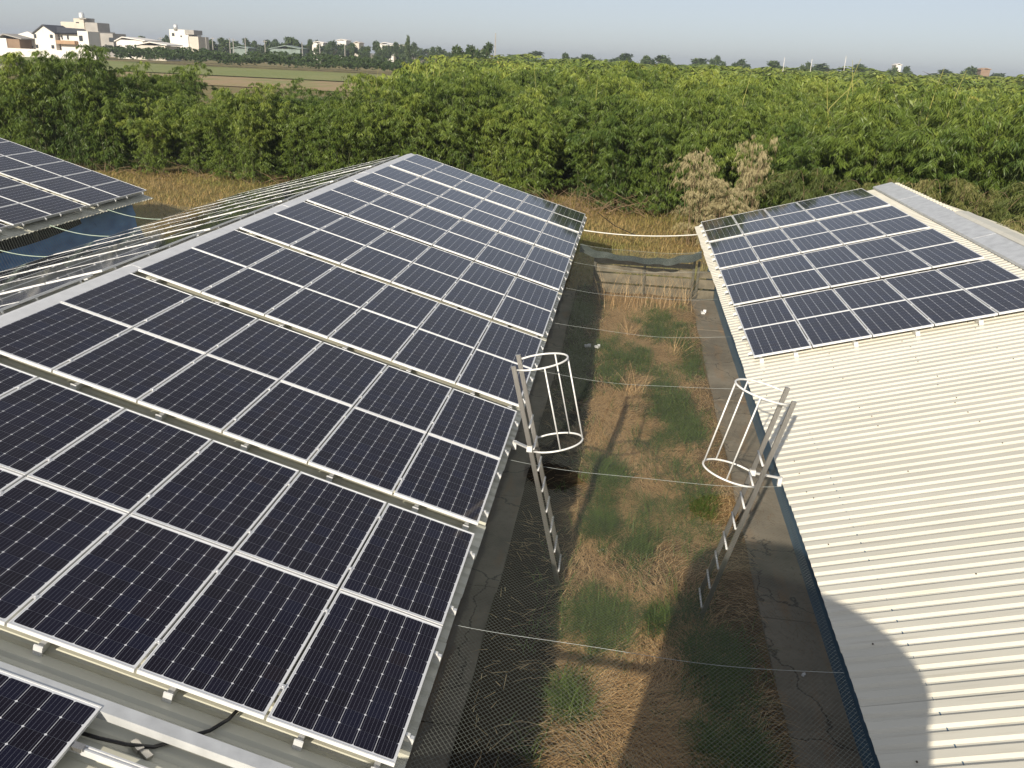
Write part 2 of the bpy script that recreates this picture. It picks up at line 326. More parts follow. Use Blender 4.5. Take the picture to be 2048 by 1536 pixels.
# ------------------------------------------------------------------ sheds with corrugated roofs
AL = 0.2757; CA, SA = math.cos(AL), math.sin(AL)
Z0 = 1.88; HP = 0.15                              # panel top plane at Z0 on the eave edge; roof crowns lie HP below it
PITCH_R = 0.18
def corrugated(length, ribs, t=0.004):            # local x up the slope, y along the ridge, z outwards; crown tops at z = 0
    prof = []
    for k in range(ribs):
        y = k*PITCH_R; prof += [(y, -.022), (y+.035, -.022), (y+.062, 0), (y+.150, 0)]
    prof.append((ribs*PITCH_R, -.022))
    n = len(prof); V = []
    for x in (0, length):
        for dz in (0, -t):
            V += [(x, y, z+dz) for y, z in prof]
    F = []
    for k in range(n-1):
        F += [(k, 2*n+k, 2*n+k+1, k+1), (n+k, n+k+1, 3*n+k+1, 3*n+k), (k, k+1, n+k+1, n+k), (2*n+k, 3*n+k, 3*n+k+1, 2*n+k+1)]
    mb = MB(); mb.add(V, [q[::-1] for q in F]); return mb
def slope_axes(rise):                             # rise = -1: slope climbs towards -X ; +1: towards +X
    x = Vector((rise*CA, 0, SA)); z = Vector((-rise*SA, 0, CA)); y = z.cross(x); return x, y, z
SHEET = 4*PITCH_R
def roof_slope(shed, xe, ze, rise, y0, y1, length, mat, one=False):
    x, y, z = slope_axes(rise)
    n = int(round((y1-y0)/SHEET))
    if one:
        me = corrugated(length, 4*n).mesh('roof_sheet', mat); o = (xe, y0 if y.y > 0 else y0+n*SHEET, ze)
        put('roof_sheet', me, shed, frame_m(x, y, z, o)); return
    me = corrugated(length, 4).mesh('roof_sheet', mat)
    for k in range(n):
        lap = (.0022 if k % 2 else 0)+random.uniform(0, .0008); sl = random.uniform(-.012, .008)
        o = Vector((xe, y0+k*SHEET if y.y > 0 else y0+(k+1)*SHEET, ze)) + z*lap + x*sl
        put('roof_sheet', me, shed, frame_m(x, y, z, o))
# --- middle shed (left of the alley)
E_M = (0.045, Z0-HP*1.04-.005); RIDGE_M = (-6.03, Z0-HP*1.04+6.075*SA/CA)
LEN_M = (6.03+.045)/CA - .04
mid = thing('poultry_shed', 'long low shed in the middle, its ridge roof covered with solar panels on both slopes', 'shed', (-6, 9, 0))
roof_slope(mid, E_M[0], E_M[1], -1, -7.70, 24.70, LEN_M, M['pale_roof'])
roof_slope(mid, -12.105, E_M[1], 1, -7.70, 24.70, LEN_M, M['pale_roof'])
mb = MB(); mb.box((-12.19, 8.5, E_M[1]-.03), (.17, 32.2, .02)); W(mid, mb, 'eave_trim', M['galv'])
def ridge_cap(shed, xr, zr, ya, yb, w, mat, lift=.035, segs=3.0):
    y = ya
    while y < yb-.1:
        e = min(y+segs, yb); mb = MB(); q = .003*(int(y*7) % 2)
        pr = [(xr-w*CA, 0, zr-w*SA+lift+q), (xr, 0, zr+lift+q), (xr+w*CA, 0, zr-w*SA+lift+q), (xr+w*CA, 0, zr-w*SA+lift-.02+q), (xr, 0, zr+lift-.006+q), (xr-w*CA, 0, zr-w*SA+lift-.02+q)]
        mb.extrude(pr, (0, y, 0), (0, e+.02, 0)); W(shed, mb, 'ridge_cap', mat); y = e
ridge_cap(mid, RIDGE_M[0], RIDGE_M[1]-.01, -7.7, 24.75, 0.165, M['capw'], .105)
def walls(shed, xa, xb, ya, yb, h, mat, t=.08):
    mb = MB(); mb.box((xb-t/2, (ya+yb)/2, h/2), (t, yb-ya, h)); W(shed, mb, 'wall', mat)
    mb = MB(); mb.box((xa+t/2, (ya+yb)/2, h/2), (t, yb-ya, h)); W(shed, mb, 'wall', mat)
    xm = (xa+xb)/2; pk = h+(xb-xa)/2*SA/CA
    for y in (ya, yb-t):
        mb = MB(); mb.extrude([(xa+t+.003, 0, .0), (xb-t-.003, 0, .0), (xb-t-.003, 0, h-.08), (xm, 0, pk-.08), (xa+t+.003, 0, h-.08)], (0, y, 0), (0, y+t, 0)); W(shed, mb, 'wall', mat)
walls(mid, -11.5, -0.56, -7.4, 24.3, 1.86, M['bluewall'])
def eave_lip(shed, xe, ze, ya, yb, mat):
    mb = MB(); mb.box((xe, (ya+yb)/2, ze-.055), (.03, yb-ya, .05)); W(shed, mb, 'eave_purlin', mat)
eave_lip(mid, -0.10, E_M[1], -7.6, 24.6, M['galv'])
# --- right shed
X0R, Z0R = 3.801, Z0+.042                         # near eave corner of the right array (panel top)
E_R = (3.635, Z0R-HP*1.04-(X0R-3.635)*SA/CA); RIDGE_R = (9.62, E_R[1]+(9.62-3.635)*SA/CA)
LEN_R = (9.62-3.635)/CA - .05
rig = thing('poultry_shed', 'cream roofed shed on the right with bare corrugated roof in front of its solar panels', 'shed', (9.6, 9, 0))
roof_slope(rig, E_R[0], E_R[1], 1, -7.88, 24.52, LEN_R, M['cream_roof'])
roof_slope(rig, 15.6, E_R[1], -1, -7.88, 24.52, LEN_R, M['cream_roof'], one=True)
walls(rig, 4.20, 15.0, -7.5, 24.2, 1.86, M['bluewall'])
eave_lip(rig, 3.80, E_R[1]+.03, -7.6, 24.4, M['galv'])
mb = MB()                                          # galvanised flashing lying on the near slope, cream cap over it
x, y, z = slope_axes(1)
def onslope(s, yy, h): return Vector((E_R[0], yy, E_R[1])) + x*s + z*h
S_R = LEN_R
yy = -7.8
while yy < 24.4:
    e = min(yy+2.95, 24.62); j = .004*(int(yy) % 2)
    mb = MB(); mb.extrude([onslope(S_R-.52, 0, .012+j), onslope(S_R-.50, 0, .060+j), onslope(S_R+.06, 0, .085+j), onslope(S_R+.06, 0, .079+j), onslope(S_R-.495, 0, .054+j), onslope(S_R-.514, 0, .012+j)], (0, yy, 0), (0, e, 0))
    W(rig, mb, 'ridge_flashing', M['galv']); yy = e+.003
mb = MB(); mb.extrude([onslope(S_R+.01, 0, .094), onslope(S_R+.10, 0, .125), onslope(S_R+.34, 0, .06), onslope(S_R+.34, 0, .052), onslope(S_R+.10, 0, .117), onslope(S_R+.01, 0, .088)], (0, -7.8, 0), (0, 18.6, 0)); W(rig, mb, 'ridge_cap', M['cream_roof'])
mb = MB()
for k in range(22):                                # rib ends of the far slope standing behind the flashing
    yk = 24.4-k*.27; mb.box((RIDGE_R[0]+.10, yk, RIDGE_R[1]+.075), (.14, .05, .05))
W(rig, mb, 'closure_teeth', M['cream_roof'])
mb = MB()
for yy in np.arange(-2, 24.3, PITCH_R*2):
    for s in (0.25, 1.45, 2.65, 3.85, 5.05):
        if random.random() < .42:
            q = onslope(s+random.uniform(-.06, .06), yy+PITCH_R*.59+random.choice((0, PITCH_R))+random.uniform(-.015, .015), .003); mb.box(q, (.012, .012, .010))
W(rig, mb, 'roof_screws', M['dirt'], kind='stuff')
# --- third shed at the far left
X0T, Z0T = -15.10, Z0+.046
E_T = (-14.93, Z0T-.22*1.04-.048)
lef = thing('poultry_shed', 'third shed at the left edge with blue tarpaulin hung along its wall', 'shed', (-21, 16, 0))
roof_slope(lef, E_T[0], E_T[1], -1, 6.5, 23.78, LEN_M, M['pale_roof'])
roof_slope(lef, -27.1, E_T[1], 1, 6.5, 23.78, LEN_M, M['pale_roof'], one=True)
ridge_cap(lef, -21.1, E_T[1]+6.05*SA/CA, 6.5, 23.8, .2, M['galv'], .05)
mb = MB(); mb.box((-21.1, 15.2, .9), (9.8, 15.6, 1.6)); W(lef, mb, 'dark_inner_block', M['dark'])  # solid block painted near black in place of the shaded inside
for yk in (8.5, 11, 13.5, 16, 18.5, 21.0, 23.3):
    mb = MB(); mb.box((-15.75, yk, .88), (.09, .09, 1.74)); W(lef, mb, 'post', M['post'])
def curtain(ya, yb, za, zb, xk, name, seed, mat):  # hanging sheet with folds
    n, mrow = 90, 8; rs = np.random.default_rng(seed); ph = rs.uniform(0, 6, 5); V = []
    for a in range(mrow):
        for k in range(n):
            u = k/(n-1); v = a/(mrow-1); yy = ya+(yb-ya)*u
            top = zb(yy); bot = za(yy); f = sum(math.sin(yy*w+ph[q]+v*1.2)*am for q, (w, am) in enumerate(((3.1, .03), (7.3, .02), (12.1, .012), (1.3, .05), (19, .006))))
            V.append((xk+f*(.25+.75*(1-v))+.18*(1-v), yy, bot+(top-bot)*v))
    i = (np.arange(n-1)[None] + n*np.arange(mrow-1)[:, None]).ravel()
    me = mesh_np(name, V, np.stack([i, i+1, i+n+1, i+n], 1), mat, smooth=True); me.transform(WM[lef.name].inverted()); put(name, me, lef)
curtain(9, 23.55, lambda y: .02, lambda y: 1.02+.42*(y-16)/7+.07*math.sin(y*.9), -15.62, 'tarpaulin', 3, M['tarp'])
curtain(20.6, 23.5, lambda y: 1.05, lambda y: 1.62, -15.74, 'tarpaulin', 5, M['tarp'])
mb = MB(); mb.box((-21.1, 23.40, .9), (10.2, .06, 1.75)); W(lef, mb, 'end_wall', M['bluewall'])

# ------------------------------------------------------------------ solar panels
PW, PL, GAP, BG = 0.992, 1.65, 0.02, 0.239
BP = 2*PL+GAP+BG
def frame_mesh():
    mb = MB(); w, l, h, b = PW/2, PL/2, .035, .012
    for (c, d) in (((0, -l+b/2, -h/2), (PW, b, h)), ((0, l-b/2, -h/2), (PW, b, h)), ((-w+b/2, 0, -h/2-.0004), (b-.0002, PL-2*b, h-.0008)), ((w-b/2, 0, -h/2-.0004), (b-.0002, PL-2*b, h-.0008))): mb.box(c, d)
    return mb.mesh('frame', M['frame'])
def cell_poly(cx, cy, z):
    a, b, c = .0773, .0786, .0095
    return [(cx-a+c, cy-b, z), (cx+a-c, cy-b, z), (cx+a, cy-b+c, z), (cx+a, cy+b-c, z), (cx+a-c, cy+b, z), (cx-a+c, cy+b, z), (cx-a, cy+b-c, z), (cx-a, cy-b+c, z)]
CP = .1585
def cells_mesh(n_var):
    V = []; T = []; U = []
    rs = np.random.default_rng(n_var)
    for r_ in range(10):
        for c_ in range(6):
            cx, cy = (c_-2.5)*CP, (r_-4.5)*CP; q = cell_poly(cx, cy, -.0022); V += q
            T.append(rs.random()); U += [((v[0]-cx)/.155+.5, (v[1]-cy)/.155+.5) for v in q]
    F = np.arange(len(V)).reshape(-1, 8)
    return mesh_np('cells', V, F, M['cell'], uv=U, tint=T)
FRAME = frame_mesh(); CELLS = [cells_mesh(k) for k in range(6)]
mb = MB(); mb.box((0, 0, -.006), (PW-.0245, PL-.0245, .006)); GLASS = mb.mesh('glass_sheet', M['back'])
q = cell_poly(0, 0, 0); ONE = mesh_np('cell', q, [list(range(8))], M['cell'], uv=[(v[0]/.155+.5, v[1]/.155+.5) for v in q])
ORD = 'first second third fourth fifth sixth seventh eighth ninth tenth eleventh twelfth thirteenth fourteenth fifteenth sixteenth'.split()
def panel(px, rise_dir, o, label, group, single=False):
    xx, yy, zz = slope_axes(rise_dir)
    if yy.y < 0: xx, yy = -xx, -yy
    t = thing('solar_panel', label, 'solar panel', mw=frame_m(xx, yy, zz, o) @ Matrix.Rotation(random.gauss(0, .0016), 4, 'X') @ Matrix.Rotation(random.gauss(0, .0016), 4, 'Y'), group=group)
    put('frame', FRAME, t); put('glass_sheet', GLASS, t)
    if single:
        for r_ in range(10):
            for c_ in range(6):
                put('cell', ONE, t, WM[t.name] @ Matrix.Translation(((c_-2.5)*CP, (r_-4.5)*CP, -.0022)))
    else: tag(put('cells', random.choice(CELLS), t), kind='stuff')
    return t
def seam(c, n): return c*PW + max(0, c)*GAP
RAIL = {}
def rack(corner, rise, y0, ncol, label, group, detailed, front=True):
    """mounting rack of one block: Y-running channels on the ribs, slope-running rails with clamps on top"""
    xx, yy, zz = slope_axes(rise); o = Vector((corner[0], y0, corner[1]))
    wid = ncol*PW+(ncol-1)*GAP; dep = 2*PL+GAP
    P = lambda s, v, h: o + xx*s + Vector((0, v, 0)) + zz*h
    t = thing('mounting_rack', label, 'mounting rack', P(wid/2, dep/2, -HP), group=group)
    for c in range(ncol+1):
        s = min(max(seam(c, 0)-.30 if c else .12, .1), wid-.1)
        mb = MB()
        for (ds, hh, w_, h_) in ((-.02, -.112, .005, .070), (.0, -.1468, .045, .005), (.0, -.078, .045, .005)):
            mb.bar(P(s+ds, -.035, hh), P(s+ds, dep+.01, hh), w_, h_, zz)
        W(t, mb, 'channel', M['alu'])
        mb = MB(); mb.bar(P(s, -.050, -.102), P(s, -.038, -.102), .07, .085, zz); W(t, mb, 'end_bracket', M['alu'])
    for r_, v in enumerate((.33, 1.32, PL+GAP+.33, PL+GAP+1.32)):
        mb = MB(); mb.bar(P(-.075, v, -.0555), P(wid+.012, v, -.0555), .036, .040, zz); W(t, mb, 'rail', M['alu'])
        mb = MB(); mb.bar(P(-.040, v, -.028), P(-.004, v, -.028), .035, .016, zz); mb.bar(P(-.078, v, -.068), P(-.070, v, -.068), .050, .055, zz); W(t, mb, 'end_clamp', M['white_metal'])
        for c in range(1, ncol):
            s = seam(c, 0)-GAP/2; mb = MB(); mb.bar(P(s-.017, v, .002), P(s+.017, v, .002), .045, .004, zz)
            mb.bar(P(s-.006, v, .005), P(s+.006, v, .005), .012, .006, zz)
            W(t, mb, 'clamp', M['alu'])
    return t
def array(corner, rise, y0, nblk, ncol, where, grp, from_far, skip=None, single=lambda b, r, c: False, m=120):
    xx, yy, zz = slope_axes(rise); n = 0
    nrow = nblk*2
    for b in range(nblk):
        hit = False
        for r_ in range(2):
            for c in range(ncol):
                ctr = Vector((corner[0], 0, corner[1])) + xx*(seam(c, 0)+PW/2) + Vector((0, y0+b*BP+r_*(PL+GAP)+PL/2, 0))
                if not any(seen(ctr + xx*a*PW/2 + Vector((0, d*PL/2, 0)), m) for a in (-1, 0, 1) for d in (-1, 0, 1)): continue
                hit = True; row = nrow - (b*2+r_)
                lb = f'solar panel on {where}, {ORD[row-1]} row from bamboo, {ORD[c]} up from eave'
                jit = Vector((0, random.uniform(-.002, .002), random.uniform(-.0015, .0015)))
                panel(None, rise, ctr+jit, lb, grp, single(b, r_, c)); n += 1
        if hit:
            bl = nblk-b
            rack(corner, rise, y0+b*BP, ncol, f'aluminium rack under panel block on {where}, {ORD[bl-1]} block from the bamboo', 'aluminium racks under the panels', True)
    return n
GP = 'solar panels in rows on the shed roofs'
n1 = array((0, Z0), -1, 0, 7, 6, "middle shed's facing slope", GP, True, single=lambda b, r, c: b < 2)
n2 = array((-12.245, Z0-.052), 1, 0, 7, 6, "middle shed's hidden slope", GP, True)
n3 = array((X0R, Z0R), 1, 10.303, 4, 5, 'the right shed', GP, True)
n4 = array((X0T, Z0T), -1, 23.66-2*BP-2*PL-GAP, 3, 6, 'the leftmost shed', GP, True)
# the unfinished block in the lower left corner
xx, yy, zz = slope_axes(-1)
PL_ = lambda s, v, h: Vector((0, v, Z0)) + xx*s + zz*h
s_edge = 2.03
for k, (sc, lb) in enumerate(((s_edge+PW/2, 'solar panel at the lower left corner, alone beside a bare aluminium rail'),)):
    panel(None, -1, PL_(sc, -.40-PL/2, 0), lb, GP, True)
panel(None, -1, PL_(s_edge+PW*1.5+GAP, -.40-PL/2, 0), 'solar panel cut by the left frame edge beside the lower left corner panel', GP, False)
t = thing('mounting_rack', 'bare aluminium rails and channel beside the lower left corner panel', 'mounting rack', PL_(1, -.6, -HP))
mb = MB(); mb.extrude([PL_(0, -.33, -.005)-Vector((0,0,0)), PL_(0, -.435, -.005), PL_(0, -.435, -.075), PL_(0, -.428, -.075), PL_(0, -.428, -.011), PL_(0, -.33, -.011)], xx*-.02, xx*3.3)
W(t, mb, 'cable_tray', M['galv'])
mb = MB(); mb.bar(PL_(.1, -.72, -.055), PL_(2.2, -.72, -.055), .045, .045, zz); mb.bar(PL_(.1, -.705, -.0295), PL_(2.2, -.705, -.0295), .012, .006, zz); mb.bar(PL_(.1, -.735, -.0295), PL_(2.2, -.735, -.0295), .012, .006, zz); W(t, mb, 'rail', M['alu'])
for s in (1.62, .45):
    mb = MB(); mb.bar(PL_(s, -.76, -.115), PL_(s, -.68, -.115), .10, .075, zz); mb.bar(PL_(s, -.82, -.145), PL_(s, -.62, -.145), .16, .008, zz); W(t, mb, 'foot_bracket', M['alu'])
mb = MB(); mb.bar(PL_(1.95, -.74, -.02), PL_(2.02, -.74, -.02), .05, .03, zz); W(t, mb, 'end_clamp', M['steel'])
mb = MB(); mb.bar(PL_(1.66, -.52, -.125), PL_(1.74, -.47, -.125), .05, .04, zz); mb.bar(PL_(1.58, -.54, -.135), PL_(1.66, -.50, -.135), .05, .03, zz); W(t, mb, 'bolt_clip', M['steel'])
mb = MB(); pts = [PL_(1.22, .10, -.09), PL_(1.25, -.04, -.10), PL_(1.33, -.17, -.125), PL_(1.46, -.30, -.13), PL_(1.60, -.46, -.12), PL_(1.76, -.53, -.10), PL_(1.95, -.55, -.11), PL_(2.2, -.56, -.12)]
mb.tube(pts, .014, 8); tag(put('power_cable', mb.mesh('power_cable', M['black'], True)), 'thick black cable running out from under the panels across the roof', 'cable')

# ------------------------------------------------------------------ caged ladders
def ladder(top, lean, yn, yf, sgn, label, eave_x):
    """top: (x, z) of the highest rung; lean: x shift per rung going down; sgn: side of the cage"""
    x0, z0 = top; dz, dx = .292, lean
    line = lambda z: x0 + (z0-z)/dz*dx
    t = thing('ladder', label, 'ladder', (line(0), (yn+yf)/2, 0), group='caged steel ladders in the alley')
    zt = 3.17
    for y in (yn-.017, yf+.017):
        mb = MB(); mb.bar((line(-.02)-sgn*.035, y, -.02), (line(zt)-sgn*.035, y, zt), .028, .056, (1, 0, 0)); W(t, mb, 'side_rail', M['steel'])
    for k in range(9):
        z = z0-k*dz; mb = MB(); mb.tube([(line(z), yn, z), (line(z), yf, z)], .0135, 8); W(t, mb, 'rung', M['white_metal'], True)
    ym = (yn+yf)/2
    def hoop(z, u):            # u 0..1 along the hoop
        th = math.pi*(-.5-.115 + (1+.23)*u); ou = .235+.365*math.cos(th); return Vector((line(z) + sgn*ou, ym + .295*math.sin(th), z + ou*.235))
    zs = (3.12, 2.04)
    for z in zs:
        mb = MB(); pts = [hoop(z, u) for u in np.linspace(0, 1, 29)]
        pts = [Vector((line(z), yn-.01, z))] + pts + [Vector((line(z), yf+.01, z))]
        mb.tube(pts, .0125, 8); W(t, mb, 'hoop', M['white_metal'], True)
    for u in (.17, .5, .77):
        mb = MB(); mb.tube([hoop(zs[0], u), hoop(zs[1], u)], .010, 8); W(t, mb, 'cage_bar', M['white_metal'], True)
    zb = 1.80
    za, ya = eave_x[0]; e = Vector(eave_x[1])
    mb = MB(); mb.bar((line(za)-sgn*.035, ya, za), e, .05, .022); mb.box((line(za)-sgn*.045, ya, za), (.07, .06, .07)); mb.box(e-Vector((0, 0, .05)), (.05, .05, .12))
    W(t, mb, 'wall_bracket', M['white_metal'])
    return t
ladder((0.349, .478+Z0), .070, 5.206, 5.628, 1, 'caged steel ladder leaning against the eave of the middle shed', ((2.08, 5.19), (.085, 6.00, 1.79)))
ladder((3.183, .442+Z0), -.068, 4.799, 5.225, -1, 'caged steel ladder leaning against the eave of the right shed', ((2.02, 5.24), (3.585, 5.64, 1.79)))

# ------------------------------------------------------------------ bird netting across the alley
YN0, YN1 = -3.0, 20.6
WY = [-1.7, 1.93, 5.59, 9.2, 12.14, 15.1, 17.9, 20.4]
def net_z(x, y, xa=.06, xb=3.6):
    u = np.clip((x-xa)/(xb-xa), 0, 1); s = 4*u*(1-u)
    w = np.full_like(np.asarray(y, float), 9.)
    for a in WY: w = np.minimum(w, abs(y-a))
    return 1.70 - s*(.13+.11*np.clip(w/1.8, 0, 1)) - .02*np.sin(y*1.3+x*2)*s
def net_mesh(xa, xb, ya, yb, zf, dx=.047, slope=1.1, wdt=.0024, hole=None, step=.12):
    Vs = []; Fs = []; base = 0
    wid = xb-xa
    for sg in (1, -1):
        k0 = int(math.floor((ya - wid*slope)/(dx*slope))); k1 = int(math.ceil((yb+wid*slope)/(dx*slope)))
        for k in range(k0, k1):
            yc = k*dx*slope                       # y at x = xa
            n = int(wid/step)+1; x = np.linspace(xa, xb, n+1); y = yc + sg*slope*(x-xa)
            ok = (y >= ya) & (y <= yb)
            if ok.sum() < 2: continue
            x, y = x[ok], y[ok]
            if hole is not None:
                keep = ~hole(x, y)
            else: keep = np.ones(len(x), bool)
            z = zf(x, y); d = np.array([1, sg*slope]); d = d/np.hypot(*d); p = np.array([-d[1], d[0]])*wdt/2
            V = np.empty((2*len(x), 3)); V[0::2, 0] = x-p[0]; V[0::2, 1] = y-p[1]; V[1::2, 0] = x+p[0]; V[1::2, 1] = y+p[1]; V[0::2, 2] = z; V[1::2, 2] = z
            j = np.arange(len(x)-1); j = j[keep[:-1] & keep[1:]]
            Vs.append(V); Fs.append(np.stack([2*j, 2*j+1, 2*j+3, 2*j+2], 1)+base); base += len(V)
    return np.concatenate(Vs), np.concatenate(Fs)
hole = lambda x, y: (((x-.66)/.36)**2+((y-5.42)/.31)**2 < 1) | (((x-2.80)/.36)**2+((y-5.01)/.31)**2 < 1)
V, F = net_mesh(.06, 3.6, YN0, YN1, net_z, hole=hole)
net = tag(put('bird_netting', mesh_np('bird_netting', V, F, M['net'])), 'fine dark green netting stretched over the alley between middle and right shed', 'netting')
for y in WY:
    xs = np.linspace(.06, 3.6, 25); mb = MB(); mb.tube([(a, y+.06*math.sin(a), float(net_z(np.array(a), np.array(y)))+.006) for a in xs], .0022, 5); W(net, mb, 'support_wire', M['wire'], True)
# bunched end of the netting by the fence
def band(xa, xb, y, z0_, sag, h, seed, parent):
    n, mrow = 60, 7; rs = np.random.default_rng(seed); ph = rs.uniform(0, 6, 4); V = []
    for a in range(mrow):
        for k in range(n):
            u = k/(n-1); v = a/(mrow-1); xk = xa+(xb-xa)*u
            V.append((xk, y+.08*math.sin(xk*3+ph[0]+v*2)+.03*math.sin(xk*11+ph[1])-.25*v, z0_-sag*4*u*(1-u)-h*v*(.7+.3*math.sin(xk*2.3+ph[2]))+.02*math.sin(xk*9+ph[3])))
    i = (np.arange(n-1)[None] + n*np.arange(mrow-1)[:, None]).ravel()
    return put('bunched_netting', mesh_np('bunched_netting', V, np.stack([i, i+1, i+n+1, i+n], 1), M['netband'], smooth=True), parent)
band(.10, 3.62, 20.7, 1.66, .30, .20, 1, net)
# netting over the left alley
def net2_z(x, y):
    u = np.clip((x+15.0)/2.9, 0, 1); return 1.68 - 4*u*(1-u)*.22
V, F = net_mesh(-15.0, -12.1, 8, 23.6, net2_z, dx=.09, wdt=.0045)
net2 = tag(put('bird_netting', mesh_np('bird_netting', V, F, M['net'])), 'dark netting stretched between the leftmost shed and the middle shed', 'netting')
for y in (13.55, 15.3, 18.1, 21.0):
    mb = MB(); mb.tube([(a, y, float(net2_z(np.array(a), np.array(y)))+.01) for a in np.linspace(-15.0, -12.1, 16)], .012, 5); W(net2, mb, 'support_wire', simple('pale_green_rope', (.40, .50, .40), .6), True)
mb = MB(); mb.tube([(a, 22.53+.5*(a-.09)/3.5, 1.72-.10*4*((a-.09)/3.5)*(1-(a-.09)/3.5)) for a in np.linspace(.02, 3.66, 24)], .018, 6)
tag(put('white_hose', mb.mesh('white_hose', M['hose'], True)), 'white hose slung between the far eaves of the middle and right shed', 'hose')
mb = MB(); mb.tube([at(1195, 425, 31), at(1230, 452, 29), at(1270, 470, 27.5)], .015, 5)
tag(put('black_pipe', mb.mesh('black_pipe', M['black'], True)), 'thin dark pipe slanting over the dry grass beyond the white hose', 'pipe')

# ------------------------------------------------------------------ board fence closing the alley
fe = thing('board_fence', 'weathered horizontal board fence closing the far end of the alley', 'fence', (2.4, 21.3, 0))
for (xa, xb) in ((.55, 2.05), (2.06, 3.52), (3.63, 4.18)):
    for k, (zb, h) in enumerate(((.10, .26), (.42, .27), (.74, .20), (.985, .15))):
        if k == 3 and xa > 3: continue
        mb = MB(); mb.box(((xa+xb)/2, 21.32+random.uniform(-.006, .006), zb+h/2), (xb-xa-.01, .035, h)); W(fe, mb, 'board', M['board'])
for xk, hgt in ((.55, 1.18), (2.055, 1.15), (3.50, 1.30), (3.64, 1.25)):
    mb = MB(); mb.box((xk, 21.26, hgt/2), (.07, .07, hgt)); W(fe, mb, 'post', M['post'])
mb = MB(); mb.box((2.4, 21.40, .16), (3.7, .06, .32)); W(fe, mb, 'kickboard', M['post'])

# ------------------------------------------------------------------ feed silo the picture was taken from (only its shadow is in view)
si = thing('feed_silo', 'feed silo behind the viewpoint whose shadow falls across alley and right roof', 'silo', (1.38, -4.8, 0))
def lathe(prof, n=40):
    mb = MB(); V = []
    for r_, z in prof: V += [(1.38+r_*math.cos(2*math.pi*k/n), -4.8+r_*math.sin(2*math.pi*k/n), z) for k in range(n)]
    F = []
    for a in range(len(prof)-1): F += [(a*n+k, a*n+(k+1) % n, (a+1)*n+(k+1) % n, (a+1)*n+k) for k in range(n)]
    return mb.add(V, F)
W(si, lathe([(.16, .75), (.20, .80), (1.24, 2.35), (1.26, 2.40)]), 'hopper', M['galv'], True)
W(si, lathe([(1.26, 2.40), (1.26, 4.76)]), 'body', M['galv'], True)
W(si, lathe([(1.28, 4.74), (1.28, 4.78), (.35, 4.90), (.30, 4.96), (.001, 4.97)]), 'lid', M['galv'])
for a in range(4):
    th = a*math.pi/2+.6; mb = MB(); mb.bar((1.38+1.16*math.cos(th), -4.8+1.12*math.sin(th), 0), (1.38+1.16*math.cos(th), -4.8+1.12*math.sin(th), 2.6), .1, .1, (1, 0, 0)); W(si, mb, 'leg', M['galv'])
mb = MB(); mb.tube([(1.3, -4.8, .78), (1.3, -4.0, .80)], .06, 8); W(si, mb, 'outlet', M['galv'])
mb = MB(); mb.tube([(-.9, -1.62, 2.5), (4.4, -1.62, 2.5)], .045, 8)
tag(put('feed_pipe', mb.mesh('feed_pipe', M['galv'], True)), 'feed pipe crossing the alley near the silo, seen by its shadow', 'pipe')

